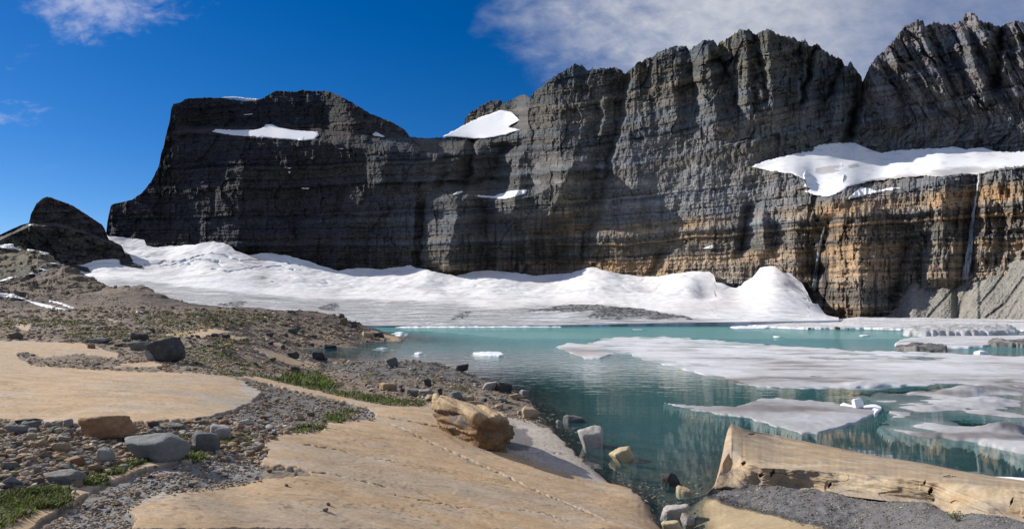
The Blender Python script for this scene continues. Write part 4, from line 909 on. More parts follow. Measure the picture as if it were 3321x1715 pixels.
# gullies running down to the left
ph = Ut + (Vt - 900) * .62
Yt += .5 * ridged(ph / 26, Vt / 400, 2, 725) + .5 * fbm(Ut / 6, Vt / 5, 3, 727)
gul = np.zeros(Ut.shape)
for p_ in ([(3178, 885), (3150, 920), (3120, 965), (3112, 1000), (3105, 1030)], [(3096, 932), (3070, 965), (3040, 995), (3012, 1027)], [(3270, 870), (3220, 940), (3180, 985)], [(3321, 900), (3260, 985), (3200, 1028)]):
    gul = np.maximum(gul, smooth(7, 1, linedist(p_, Ut, Vt, 1.0)))
Yt += 1.0 * gul
ct = np.zeros(Ut.shape + (3,), f32) + np.array([.25, .235, .205], f32)
ct = mixc(ct, (.15, .14, .125), smooth(.1, .6, fbm(ph / 16, Vt / 60, 4, 729)) * .8); ct = mixc(ct, (.27, .25, .22), smooth(.1, .6, -fbm(ph / 9, Vt / 40, 4, 731)) * .6)
ct = mixc(ct, (.085, .08, .075), gul * .7); ct = mixc(ct, (.17, .165, .10), bump(Ut, Vt, 3095, 960, 30, 25) * .5)
o = new_obj('talus', mesh_np('talus', unproj(Ut, Vt, Yt), grid_faces(*Ut.shape)[:, ::-1], ct), [MAT_HILL], kind='structure'); tag(o, 'smooth grey talus cones at the foot of the banded cliff', 'talus')
# ------------------------------------------------------------------ low shelf ice along the far shore
def flat_ice(name, poly, h, lab, mat, colf, edge=1.0, group=None, dome=.3, step=2.2, seed=0, rough=.1, jag=3, under=.25, kind=None):
    """a slab of ice or debris afloat: a stepped edge, a bumpy top of height H over the outline seen on the water"""
    p = np.array(poly, float); u0, v0 = p.min(0) - 5; u1, v1 = p.max(0) + 5
    su = max(step, (u1 - u0) / 500); sv = max(.35, (v1 - v0) / 90)
    uu, vv = np.meshgrid(np.arange(u0, u1, su), np.arange(v0, v1, sv))
    sc = max((v1 - v0) / 40, .25)
    a = perlin(uu / 16, vv / (6 * sc), 801 + seed) * jag + perlin(uu / 5, vv / (2.5 * sc), 802 + seed) * jag * .4
    m = inpoly(p, uu + a, vv + a * .35 * sc).astype(f32)
    e = smooth(.3, .75, blur(m, max(1, int(edge * 2)), max(1, int(edge * 2)))); in_ = blur(m, 9, 9)
    Y = H * F / np.maximum(vv - VH, 2.0); Y = np.minimum(Y, 330); X = (uu - UC) / F * Y
    z = -under + e * (h + under) * (1 - dome + dome * in_) + rough * e * fbm(X / (1.5 + h), Y / (1.5 + h), 4, 803 + seed) + rough * .9 * e * ridged(X / (3 + 3 * h), Y / (4 + 4 * h), 3, 805 + seed)
    Vx = np.stack([X, Y, z], -1)
    c = colf(X, Y, z)
    kp = blur(m, 2, 2) > .01; kp = kp[:-1, :-1] | kp[1:, 1:]
    v_, f_, c_ = compact(Vx.reshape(-1, 3), grid_faces(*uu.shape, kp)[:, ::-1], c.reshape(-1, 3))
    o = new_obj(name, mesh_np(name, v_, f_, c_), [mat], kind=kind); tag(o, lab, 'ice' if 'ice' in name or 'brash' in name else 'rubble', group)
    return o
white = lambda X, Y, z: mixc(np.zeros(X.shape + (3,), f32) + np.array([.83, .84, .85], f32), (.60, .66, .68), smooth(.2, .6, fbm(X / 4, Y / 5, 3, 811)) * .6)
grey = lambda X, Y, z: mixc(np.zeros(X.shape + (3,), f32) + np.array([.50, .495, .49], f32), (.24, .235, .23), smooth(-.1, .5, fbm(X / 6, Y / 3, 4, 813)) * .85)
pale = lambda X, Y, z: mixc(mixc(np.zeros(X.shape + (3,), f32) + np.array([.66, .65, .65], f32), (.36, .35, .35), smooth(.0, .5, fbm(X / 14, Y / 2.2, 4, 815)) * .8), (.82, .82, .83), smooth(.1, .5, fbm(X / 20, Y / 3, 4, 816)))
blue = lambda X, Y, z: mixc(np.zeros(X.shape + (3,), f32) + np.array([.30, .45, .47], f32), (.75, .78, .79), smooth(-.2, .4, fbm(X / 4, Y / 4, 3, 817)))
debr = lambda X, Y, z: mixc(np.zeros(X.shape + (3,), f32) + np.array([.12, .118, .112], f32), (.22, .21, .195), smooth(-.1, .5, fbm(X / 1.2, Y / 1.5, 4, 819)))
pink = lambda X, Y, z: mixc(np.zeros(X.shape + (3,), f32) + np.array([.60, .565, .55], f32), (.70, .68, .68), smooth(-.2, .5, fbm(X / 9, Y / 3, 4, 821)))
# the shelf itself, a continuous white apron from the glacier round to the talus
us_ = np.arange(2050, 3800, 4.0)
fr_ = pl([(2050, 1052), (2200, 1054), (2330, 1056), (2430, 1058), (2560, 1066), (2620, 1068), (2800, 1067), (2900, 1070), (3000, 1072), (3321, 1074), (3800, 1078)], us_) + .5 * fbm(us_ / 25, us_ * 0, 3, 823)
bk_v = pl([(2050, 1040), (2400, 1036), (2715, 1034), (2780, 1028), (3000, 1028), (3321, 1030), (3800, 1030)], us_)
n = 80; Tn = np.linspace(0, 1, n)[:, None] ** 1.2
Yf = H * F / (fr_ - VH); Yk_ = np.maximum(Yf + 40, wall(us_, bk_v) + 4)
Ysh = Yf[None] + (Yk_ - Yf)[None] * Tn
zb = H - (bk_v - VH) / F * Yk_
zsh = smooth(0, .012, Tn) * .45 + (zb[None] - .45) * Tn ** 1.0 - .25 * (Tn < .001)
Xs = (us_ - UC)[None] / F * Ysh
zsh = zsh + (.22 * fbm(Xs / 14, Ysh / 7, 4, 825) + .20 * ridged(Xs / 20, Ysh / 5, 3, 827)) * smooth(.0, .05, Tn)
cs = mixc(pale(Xs, Ysh, zsh), (.23, .225, .22), smooth(.25, .6, fbm(Xs / 30, Ysh / 4, 4, 829)) * .8)
o = new_obj('ice_shelf', mesh_np('ice_shelf', np.stack([Xs, Ysh, zsh], -1), grid_faces(*Xs.shape)[:, ::-1], cs), [MAT_ICE], kind='structure'); tag(o, 'broken pale shelf of ice along the far right shore', 'ice')
flat_ice('ice_cliff', [(1225, 1054), (1350, 1053), (1500, 1052), (1700, 1050), (1880, 1048), (1880, 1053), (1700, 1056), (1500, 1058), (1350, 1058), (1225, 1057)], 1.1, 'low blue ice front where the glacier meets the far water', MAT_ICE, blue, edge=.5, dome=.1, rough=.25, seed=1)
flat_ice('brash_ice', [(1250, 1062), (1330, 1060), (1500, 1059), (1700, 1058), (1830, 1056), (1825, 1060), (1700, 1061), (1500, 1062), (1350, 1063)], .35, 'thin white line of brash ice in front of the blue ice front', MAT_SNOW, white, rough=.2, seed=2)
flat_ice('brash_ice', [(1880, 1050), (1960, 1046), (2060, 1047), (2200, 1044), (2230, 1048), (2330, 1050), (2200, 1053), (2050, 1054), (1900, 1055)], 1.0, 'white broken ice blocks heaped at the far shore left of the snow mound', MAT_SNOW, white, rough=.45, seed=3)
SM = [([(1530, 1146), (1545, 1141), (1580, 1140), (1620, 1141), (1638, 1150), (1620, 1155), (1570, 1153)], .07, white, 'small white floe alone in the open water left of the ice sheet', MAT_SNOW),
      ([(2362, 1061), (2400, 1058), (2445, 1060), (2500, 1062), (2480, 1065), (2390, 1065)], .3, white, 'flat white floe close to the far shore under the snow mound', MAT_SNOW),
      ([(2500, 1091), (2520, 1090), (2545, 1092), (2520, 1094)], .15, white, 'tiny white floe in the far channel, left of two', MAT_SNOW), ([(2780, 1089), (2800, 1086), (2828, 1087), (2800, 1090)], .15, white, 'tiny white floe in the far channel, right of two', MAT_SNOW),
      ([(1272, 1079), (1300, 1077), (1318, 1078), (1300, 1081)], .15, white, 'thin white ice sliver off the rocky point, farther one', MAT_SNOW), ([(1268, 1086), (1300, 1085), (1318, 1082), (1300, 1088)], .15, white, 'thin white ice sliver off the rocky point, nearer one', MAT_SNOW),
      ([(1338, 1146), (1355, 1143), (1378, 1144), (1360, 1148)], .12, white, 'tiny white ice fragment between the spit and the rocky point', MAT_SNOW), ([(1210, 1127), (1240, 1126), (1275, 1128), (1240, 1130)], .04, grey, 'thin grey ice sliver in the bay behind the spit', MAT_ICE),
      ([(3150, 1146), (3180, 1143), (3215, 1145), (3180, 1148)], .25, white, 'small white floe in the blue channel near the right edge', MAT_SNOW), ([(2040, 1068), (2075, 1067), (2100, 1069), (2060, 1070)], .1, grey, 'dark-edged ice sliver in the far channel', MAT_ICE),
      ([(3200, 1540), (3240, 1546), (3330, 1556), (3420, 1568), (3420, 1576), (3321, 1566), (3235, 1553)], .03, white, 'white rim of ice against the tan rock ledge at the right edge', MAT_SNOW),
      ([(2722, 1315), (2735, 1308), (2760, 1314), (2790, 1318), (2840, 1317), (2862, 1324), (2855, 1332), (2842, 1345), (2832, 1346), (2838, 1330), (2800, 1325), (2760, 1322)], .10, white, 'white crumbled ice rim on the tail of the dirty floe', MAT_SNOW)]
for i, (p_, h_, cf, lab, mt) in enumerate(SM): flat_ice('ice_floe', p_, h_, lab, mt, cf, step=1.3, seed=10 + i, rough=.06 + h_ * .2, jag=1.5, group='small floes')
flat_ice('ice_hummock', [(2925, 1085), (2950, 1078), (3000, 1074), (3050, 1070), (3140, 1068), (3250, 1070), (3296, 1074), (3300, 1090), (3200, 1092), (3100, 1092), (3000, 1092), (2940, 1090)], 1.5, 'crevassed grey hummock of dirty ice at the far right of the lake', MAT_ICE, grey, rough=.4, dome=.85, seed=41)
DB = [([(2900, 1134), (2960, 1128), (3000, 1128), (3060, 1132), (3072, 1136), (3070, 1142), (3000, 1142), (2910, 1138)], .45, 'strip of dark gravel on the edge of the pinkish floe'), ([(3200, 1118), (3225, 1112), (3260, 1118), (3330, 1117), (3450, 1116), (3450, 1128), (3321, 1127), (3230, 1125)], .55, 'black gravel strip in the blue channel at the right edge'), ([(2434, 1044), (2460, 1036), (2520, 1037), (2560, 1036), (2595, 1042), (2590, 1047), (2500, 1048)], 1.3, 'dark stone heap on the ice at the foot of the snow mound'),
      ([(2870, 1042), (2920, 1037), (2960, 1033), (2990, 1036), (3020, 1043), (2960, 1045)], 1.6, 'dark gravel hump on the shelf ice below the talus'), ([(2870, 1060), (2930, 1053), (3000, 1055), (3010, 1062), (2960, 1064)], .8, 'brown gravel streak on the shelf ice behind the hummock')]
for i, (p_, h_, lab) in enumerate(DB): flat_ice('gravel_bar', p_, h_, lab, MAT_STONES, debr, step=1.5, seed=50 + i, rough=.25 + .15 * h_, group='gravel lying on the ice')
flat_ice('ice_cliff', [(3190, 1036), (3240, 1030), (3300, 1030), (3450, 1029), (3450, 1044), (3300, 1043), (3210, 1041)], 2.2, 'broken blue and white ice edge before the talus at the far right', MAT_ICE, blue, rough=.8, dome=.1, seed=61)
# ------------------------------------------------------------------ stones
def stone_mat(name, base, tint, s1=3.0):
    m, nt, out = nodes(name)
    p = N(nt, 'ShaderNodeBsdfPrincipled', Roughness=.88); p.inputs['Specular IOR Level'].default_value = .25
    tc = N(nt, 'ShaderNodeTexCoord'); oi = N(nt, 'ShaderNodeObjectInfo')
    ad = N(nt, 'ShaderNodeVectorMath', operation='ADD'); nt.links.new(tc.outputs['Object'], ad.inputs[0]); nt.links.new(oi.outputs['Location'], ad.inputs[1])
    n1 = N(nt, 'ShaderNodeTexNoise', Scale=s1, Detail=8, Roughness=.65); n2 = N(nt, 'ShaderNodeTexNoise', Scale=s1 * 7, Detail=5, Roughness=.7)
    for n in (n1, n2): nt.links.new(ad.outputs[0], n.inputs['Vector'])
    mx = N(nt, 'ShaderNodeMix', data_type='RGBA'); mx.inputs['A'].default_value = (*base, 1); mx.inputs['B'].default_value = (*tint, 1)
    r = N(nt, 'ShaderNodeMapRange'); nt.links.new(n1.outputs['Fac'], r.inputs['Value']); r.inputs['From Min'].default_value = .4; r.inputs['From Max'].default_value = .66
    nt.links.new(r.outputs['Result'], mx.inputs['Factor'])
    c = mulcol(nt, mx.outputs['Result'], .72, 1.25, n2.outputs['Fac'])
    r2 = N(nt, 'ShaderNodeMapRange'); nt.links.new(oi.outputs['Random'], r2.inputs['Value']); r2.inputs['To Min'].default_value = .72; r2.inputs['To Max'].default_value = 1.25
    m2 = N(nt, 'ShaderNodeMix', data_type='RGBA', blend_type='MULTIPLY'); m2.inputs['Factor'].default_value = 1; nt.links.new(c, m2.inputs['A']); nt.links.new(r2.outputs['Result'], m2.inputs['B'])
    nt.links.new(m2.outputs['Result'], p.inputs['Base Color'])
    b = N(nt, 'ShaderNodeBump', Strength=.6, Distance=.06); nt.links.new(n1.outputs['Fac'], b.inputs['Height'])
    b2 = N(nt, 'ShaderNodeBump', Strength=.5, Distance=.015); nt.links.new(n2.outputs['Fac'], b2.inputs['Height']); nt.links.new(b.outputs[0], b2.inputs['Normal']); nt.links.new(b2.outputs[0], p.inputs['Normal'])
    nt.links.new(p.outputs[0], out.inputs['Surface']); return m
SM_ = {'dark': stone_mat('dark_stone', (.06, .058, .06), (.11, .105, .10)), 'grey': stone_mat('grey_stone', (.21, .195, .175), (.31, .285, .25)), 'blue': stone_mat('blue_grey_stone', (.15, .155, .15), (.22, .215, .20)),
       'green': stone_mat('greenish_stone', (.14, .155, .13), (.21, .22, .19)), 'tan': stone_mat('tan_stone', (.42, .31, .19), (.30, .225, .15)), 'rust': stone_mat('rust_stone', (.30, .17, .085), (.19, .11, .065)),
       'brown': stone_mat('brown_stone', (.17, .125, .085), (.25, .19, .13)), 'pale': stone_mat('pale_stone', (.46, .43, .39), (.34, .31, .28)), 'yellow': stone_mat('yellow_stone', (.52, .43, .27), (.40, .31, .19))}
def ico(sub):
    bm = bmesh.new(); bmesh.ops.create_icosphere(bm, subdivisions=sub, radius=1)
    V = np.array([v.co[:] for v in bm.verts]); Fc = np.array([[v.index for v in f.verts] for f in bm.faces]); bm.free(); return V, Fc
ICO = {k: ico(k) for k in (1, 2, 4)}
def rock_verts(V, seed, planes=14, blocky=.6, rough=.06):
    r = np.random.default_rng(seed)
    Nn = r.normal(size=(planes, 3)); Nn /= np.linalg.norm(Nn, axis=1)[:, None]
    if blocky > 0:
        q = np.linalg.qr(r.normal(size=(3, 3)))[0] * .35 + np.eye(3); q /= np.linalg.norm(q, axis=1)[:, None]
        Nn = np.concatenate([Nn, q, -q])
    dd = np.concatenate([r.uniform(.72, 1.08, planes), r.uniform(.55, .8, 6)]) if blocky > 0 else r.uniform(.75, 1.0, planes)
    D_ = V / np.linalg.norm(V, axis=1)[:, None]
    dot = D_ @ Nn.T
    rad = np.where(dot > .05, dd[None] / np.maximum(dot, .05), 9)
    k = 38.0
    rad = -np.log(np.exp(-k * np.minimum(rad, 3)).sum(1)) / k          # a soft minimum rounds the edges a little
    P = D_ * np.maximum(rad, .2)[:, None]
    if rough:
        P = P * (1 + rough * (fbm(P[:, 0] * 2.1 + seed, P[:, 1] * 2.1 + P[:, 2] * 1.7, 4, seed % 50) + .6 * fbm(P[:, 0] * 6 + P[:, 2] * 5, P[:, 1] * 6 - P[:, 2] * 4, 3, seed % 40)))[:, None]
    lo, hi = P.min(0), P.max(0)
    return (P - (lo + hi) / 2) / ((hi - lo) / 2)                        # fills the box from -1 to 1
ROCKS = []
for k in range(14):
    V, Fc = ICO[4]
    P = rock_verts(V, 100 + k, 10 + k % 5 * 3, .6 if k % 3 else 0, .05 + .02 * (k % 3))
    me = mesh_np('stone', P, Fc, smooth_shade=True); me.materials.append(SM_['grey']); ROCKS.append(me)
used_mesh = {}
def stone(name, u, vb, w, h, mat, lab, variant=0, rz=0., depth=.8, sink=.18, group=None, cat='rock', tilt=0.):
    """a stone w by h pixels large in the view whose foot is seen at (u, vb)"""
    Y = float(hit(u, vb)[0]); x = (u - UC) / F * Y; z = max(float(ground_z(x, Y)), 0 if False else -9)
    wm, hm = w * Y / F, h * Y / F
    o = bpy.data.objects.new(name, ROCKS[variant % len(ROCKS)]); COL.objects.link(o)
    dm = wm * depth
    z0 = z
    if z < 0: z0 = max(z, -.15 if z > -2.5 else -.12); hm = hm - z0 * .9
    o.scale = (wm / 2, dm / 2, hm * (1 + sink) / 2)
    yb = Y + dm * .4
    o.location = ((u - UC) / F * Y, yb, z0 + hm * (1 - sink) / 2); o.rotation_euler = (0, tilt, rz)
    o.material_slots[0].link = 'OBJECT'; o.material_slots[0].material = SM_[mat]
    tag(o, lab, cat, group); return o
L = [
 ('boulder', 520, 1172, 108, 78, 'dark', 'large black angular boulder at the back edge of the upper tan slab', 3, .3), ('rock', 450, 1138, 95, 30, 'green', 'flat greenish rock just left of the large black boulder', 4, .1), ('rock', 482, 1170, 42, 34, 'grey', 'upright grey stone leaning at the foot of the large black boulder', 7, .5),
 ('rock', 440, 1103, 66, 26, 'dark', 'dark flat slab stone behind the large black boulder', 1, .2), ('rock', 300, 1113, 80, 16, 'blue', 'long low blue-grey stone at the back of the upper slab', 2, .1), ('boulder', 36, 1101, 46, 25, 'brown', 'rounded brown boulder at the left edge above the upper slab', 6, 0), ('rock', 290, 1130, 30, 14, 'rust', 'rusty block on the back strip of the upper slab', 5, .2),
 ('rock', 492, 1080, 16, 17, 'dark', 'small dark rounded stone standing up on the rubble slope', 8, 0), ('rock', 690, 1093, 30, 13, 'dark', 'dark low stone at the right end of the small tan slab', 9, .1), ('rock', 728, 1097, 28, 13, 'dark', 'dark flat stone right of the small tan slab', 10, .2), ('rock', 725, 1148, 18, 17, 'green', 'pointed greenish stone in the mid rubble', 11, .4), ('rock', 385, 1125, 42, 16, 'brown', 'low brown stone by the greenish flat rock', 12, 0),
 ('boulder', 316, 1428, 152, 78, 'rust', 'big rusty brown block behind the long grey boulder', 4, .15), ('boulder', 462, 1498, 212, 80, 'blue', 'long rounded blue-grey boulder beside the green turf', 6, .05), ('boulder', 654, 1468, 100, 66, 'blue', 'steep blue-grey boulder at the right end of the green turf', 5, .2), ('rock', 334, 1505, 50, 52, 'pale', 'rounded pale stone touching the left end of the long grey boulder', 8, .3),
 ('boulder', 705, 1428, 78, 48, 'pale', 'flat-faced pale boulder behind the steep blue-grey one', 1, .1), ('rock', 492, 1392, 36, 26, 'dark', 'dark cube-shaped stone at the front edge of the upper slab', 4, .4), ('rock', 44, 1410, 66, 32, 'blue', 'wet-looking blue-grey rock at the far left of the stone field', 7, .2), ('rock', 72, 1378, 78, 20, 'dark', 'dark flat slab stone against the front edge of the upper slab at left', 10, .1), ('rock', 80, 1398, 60, 30, 'green', 'pale green flat stone propped in the stone field at far left', 2, .5), ('rock', 105, 1388, 26, 24, 'pale', 'white upright stone beside the propped green one', 9, .6),
 ('rock', 188, 1472, 66, 34, 'tan', 'pale tan flat stone lying tilted in the middle of the stone field', 11, .5), ('rock', 708, 1361, 26, 12, 'dark', 'small dark stone alone on the edge of the upper slab', 12, 0), ('rock', 212, 1388, 36, 28, 'grey', 'grey stone left of the big rusty block', 13, .2), ('rock', 585, 1463, 45, 30, 'brown', 'brown wedge stone between the two blue-grey boulders', 3, .3), ('rock', 415, 1432, 40, 28, 'tan', 'tan wedge stone at the right foot of the big rusty block', 5, .3), ('rock', 33, 1580, 52, 32, 'blue', 'dark blue rounded stone at the left edge above the grass', 0, .2), ('rock', 180, 1580, 120, 48, 'grey', 'broad grey sloping stone above the grass at left', 6, .4), ('rock', 250, 1514, 34, 30, 'rust', 'orange block among dark stones left of the turf', 4, .5), ('rock', 296, 1532, 40, 26, 'tan', 'tan block at the left tip of the green turf', 10, .2),
 ('rock', 240, 1588, 40, 30, 'tan', 'pinkish tan stone at the lower edge of the stone field', 2, .1), ('rock', 560, 1395, 60, 18, 'blue', 'flat blue-grey stone behind the pale boulder', 1, .1), ('rock', 790, 1382, 48, 20, 'pale', 'pale flat stone at the edge of the gravel tongue', 3, .1), ('rock', 970, 1362, 28, 24, 'tan', 'tan pointed stone in the gravel tongue', 7, .3), ('rock', 850, 1362, 28, 14, 'rust', 'small orange stone in the gravel tongue', 5, .2), ('rock', 1006, 1350, 26, 14, 'brown', 'brown stone half-way along the gravel tongue', 8, .3), ('rock', 830, 1370, 30, 12, 'green', 'dark green flat stone in the gravel tongue', 9, .1),
 ('rock', 958, 1219, 40, 28, 'dark', 'dark pyramid-shaped rock at the head of the narrow inlet', 11, .2), ('rock', 944, 1159, 42, 22, 'dark', 'dark rounded rock on the slab before the inlet, left of two', 6, .1), ('rock', 1029, 1167, 42, 30, 'dark', 'dark rounded rock by the inlet mouth, right of two', 8, .3), ('rock', 1055, 1170, 14, 10, 'dark', 'small dark stone beside the rounded rock at the inlet mouth', 2, .1), ('boulder', 1267, 1192, 42, 32, 'blue', 'grey angular boulder on the crest of the gravel spit', 3, .4), ('rock', 1497, 1206, 46, 26, 'dark', 'black slab standing at the far end of the gravel spit', 10, .2), ('rock', 1386, 1253, 26, 26, 'dark', 'dark squared stone post on the spit', 4, .1), ('rock', 1427, 1292, 18, 34, 'dark', 'dark upright stone just behind the huge tan boulder', 4, .3),
 ('rock', 1255, 1266, 62, 24, 'tan', 'long tan block in the stones of the spit', 5, .15), ('rock', 1378, 1284, 48, 22, 'pale', 'white rounded stone behind the huge tan boulder', 6, .1), ('rock', 1332, 1282, 44, 20, 'grey', 'grey low stone left of the white rounded one', 1, .2), ('rock', 1396, 1300, 44, 20, 'tan', 'tan block in the grass behind the huge tan boulder', 9, .3), ('rock', 1200, 1262, 30, 14, 'grey', 'grey stone in the middle of the spit', 12, .3), ('rock', 1475, 1296, 46, 24, 'blue', 'blue-grey stone behind the top of the huge tan boulder', 13, .2), ('rock', 1517, 1301, 40, 16, 'tan', 'small tan slab with moss behind the huge boulder', 2, .2), ('rock', 1540, 1322, 54, 22, 'tan', 'tan block at the right shoulder of the huge boulder', 7, .3),
 ('rock', 1590, 1264, 52, 27, 'pale', 'pale block on the shore of the spit', 10, .4), ('rock', 1632, 1275, 52, 34, 'dark', 'dark block leaning against the pale block on the shore', 1, .3), ('rock', 1670, 1296, 46, 19, 'tan', 'tan flat stone at the water edge of the spit', 3, .2), ('rock', 1632, 1306, 38, 14, 'blue', 'flat blue-grey stone among the shore stones', 11, .1), ('rock', 1700, 1276, 30, 12, 'pale', 'pale stone at the tip of the shore stones', 5, .2), ('boulder', 1720, 1358, 60, 36, 'tan', 'tan rounded boulder at the lake edge right of the huge one', 8, .3), ('rock', 1690, 1348, 26, 18, 'grey', 'grey stone touching the tan rounded boulder at the lake edge', 2, .1),
 ('rock', 1862, 1371, 68, 24, 'blue', 'flat blue-grey rock standing out of the shallow water', 1, .1), ('rock', 1812, 1376, 20, 15, 'pale', 'small pale stone in the water left of the flat blue-grey rock', 5, .3), ('rock', 1752, 1372, 14, 9, 'pale', 'tiny pale stone at the water edge', 9, .1), ('boulder', 1922, 1455, 90, 72, 'pale', 'grey-tan upright boulder standing in the shallow lake', 6, .2), ('boulder', 2018, 1498, 88, 46, 'yellow', 'yellow cracked boulder in the lake nearest the tan rock ledge', 3, .5), ('rock', 2180, 1578, 62, 46, 'dark', 'dark pointed rock in the channel between slab and ledge', 11, .7), ('rock', 2222, 1602, 52, 24, 'yellow', 'yellow flat stone beside the dark pointed rock in the channel', 1, -.3), ('boulder', 2196, 1682, 98, 46, 'pale', 'long pale block lying in the channel', 10, .05), ('rock', 2240, 1704, 54, 36, 'grey', 'grey block touching the long pale block in the channel', 12, .5), ('rock', 2185, 1722, 78, 28, 'yellow', 'yellow block cut by the bottom edge of the photo', 4, .1),
 ('stone', 1064, 1641, 12, 10, 'grey', 'small grey round stone on the bare near slab, upper of two', 8, 0), ('stone', 1054, 1660, 20, 12, 'grey', 'small grey stone on the bare near slab, lower of two', 2, 0), ('stone', 928, 1577, 14, 8, 'brown', 'small brown stone near the crack on the slab', 5, 0), ('stone', 957, 1543, 14, 13, 'pale', 'small white stone in the hollow of the near slab', 9, 0), ('stone', 872, 1532, 16, 10, 'brown', 'small brown stone at the left end of the hollow in the slab', 3, 0), ('stone', 500, 1524, 12, 9, 'rust', 'small rusty stone on the narrow tan rim', 6, 0),
 ('rock', 1190, 1094, 40, 18, 'yellow', 'yellow-brown block on the rocky point', 1, .2), ('rock', 1226, 1095, 36, 17, 'dark', 'dark block beside the yellow one on the rocky point', 4, .2), ('rock', 1111, 1056, 27, 25, 'brown', 'tall brown block on the crest of the rocky point', 10, .2), ('rock', 1145, 1062, 24, 20, 'dark', 'dark block right of the tall brown one on the crest', 3, .4), ('rock', 1091, 1073, 17, 16, 'tan', 'tan stone below the tall brown block', 7, .2), ('rock', 1105, 1034, 24, 16, 'dark', 'dark stone at the very top of the rocky point', 9, .3), ('rock', 1198, 1058, 18, 10, 'brown', 'brown stone near the end of the rocky point', 11, .2), ('rock', 945, 1083, 36, 18, 'green', 'greenish block on the slope of the rocky point', 10, .2), ('rock', 977, 1083, 17, 14, 'green', 'small greenish block right of the larger one', 5, .5), ('rock', 1066, 1130, 48, 15, 'dark', 'flat dark rock at the bay edge', 1, .1), ('rock', 1006, 1124, 22, 11, 'dark', 'dark stone at the bay edge left of the flat one', 6, .1), ('rock', 872, 1090, 26, 12, 'dark', 'dark stone on the mid slope before the rocky point', 2, .2), ('rock', 872, 1117, 32, 10, 'dark', 'dark low stone above the small slab by the inlet', 12, .1), ('rock', 915, 1132, 16, 13, 'dark', 'dark small stone at the end of the thin tan slab', 13, .4), ('rock', 855, 1025, 14, 10, 'blue', 'blue-grey stone on the skyline of the rubble', 8, .2),
 ('rock', 2718, 1069, 20, 11, 'brown', 'brown boulder on the edge of the far shelf ice', 8, .1), ('rock', 2852, 1064, 12, 11, 'brown', 'brown stone on the far shelf ice near the gravel streak', 3, .1), ('rock', 2626, 1068, 10, 6, 'dark', 'small dark stone on the far shelf ice edge', 6, .1), ('rock', 2752, 1068, 10, 6, 'brown', 'small brown stone right of the brown boulder on the ice', 9, .1)]
for (nm, u, vb, w_, h_, mt, lab, var, rz) in L: stone(nm, u, vb, w_, h_, mt, lab, var, rz)
o = stone('ice_block', 2788, 1326, 38, 22, 'pale', 'bright white ice block sitting on the tail of the dirty floe', 4, .2, cat='ice'); o.location.z = .22; o.material_slots[0].material = MAT_SNOW_OBJ if 'MAT_SNOW_OBJ' in globals() else None
if o.material_slots[0].material is None:
    o.material_slots[0].material = surf_mat('white_ice', [(3, 4)], [(.02, .3)], rough=.55, spec=.4, vary=(.96, 1.04), base=(.86, .88, .9))

# ---- the huge tan boulder on the slab
sx = (UC - 1660.5)
def P3(u, v, Y): return ((u - UC) / F * Y, Y, H - (v - VH) / F * Y)
pts = [P3(*q_) for q_ in ((1414, 1286, 16.7), (1407, 1340, 16.6), (1424, 1386, 16.8), (1480, 1430, 16.0), (1545, 1458, 15.4), (1600, 1473, 15.3), (1640, 1472, 15.6), (1651, 1436, 15.8), (1642, 1352, 15.9), (1545, 1350, 14.75), (1600, 1352, 15.2), (1552, 1420, 14.95), (1480, 1318, 15.6), (1470, 1298, 16.8),
       (1560, 1322, 16.6), (1625, 1342, 16.4), (1648, 1400, 16.8), (1450, 1296, 18.0), (1560, 1330, 17.8), (1620, 1420, 17.4), (1430, 1380, 18.0), (1500, 1420, 17.6))]
bm = bmesh.new()
for p_ in pts: bm.verts.new(p_)
r_ = bmesh.ops.convex_hull(bm, input=bm.verts)
bmesh.ops.delete(bm, geom=[v for v in bm.verts if not v.link_faces], context='VERTS')
bmesh.ops.triangulate(bm, faces=bm.faces)
for it in range(5): bmesh.ops.subdivide_edges(bm, edges=[e for e in bm.edges if e.calc_length() > .055], cuts=1, use_grid_fill=False); bmesh.ops.triangulate(bm, faces=bm.faces)
for it in range(0): bmesh.ops.smooth_vert(bm, verts=bm.verts, factor=.5, use_axis_x=True, use_axis_y=True, use_axis_z=True)
bm.normal_update()
co_ = np.array([v.co[:] for v in bm.verts]); no_ = np.array([v.normal[:] for v in bm.verts])
lay_ = co_[:, 2] + .25 * co_[:, 0]
disp = .085 * facet(co_[:, 0] * 2.6 + co_[:, 1] * .8, co_[:, 2] * 2.8, 913) + .04 * facet(co_[:, 0] * 6 + co_[:, 1] * 3, co_[:, 2] * 7, 915) + .05 * fbm(co_[:, 0] * 2.2 + co_[:, 1], co_[:, 2] * 2.2, 4, 901) + .05 * ridged(co_[:, 0] * 3 + co_[:, 1] * 2, co_[:, 2] * 4, 3, 903) + .09 * (rnd1(np.floor(lay_ * 7 + perlin(co_[:, 0] * 2, co_[:, 1] * 2, 905)), 41) - .5)
pu, pv = proj(co_[:, 0], co_[:, 1], co_[:, 2])
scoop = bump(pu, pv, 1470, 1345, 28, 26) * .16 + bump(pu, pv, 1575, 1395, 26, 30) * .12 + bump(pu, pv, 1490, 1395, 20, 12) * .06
for v, c, nn, d in zip(bm.verts, co_, no_, disp - scoop): v.co = Vector(c) + Vector(nn) * float(d)
me = bpy.data.meshes.new('boulder'); bm.to_mesh(me); bm.free()
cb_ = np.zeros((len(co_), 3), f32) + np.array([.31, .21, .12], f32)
cb_ = mixc(cb_, (.20, .125, .065), smooth(-.2, .4, fbm(co_[:, 0] * 1.6, co_[:, 2] * 3, 4, 907)))
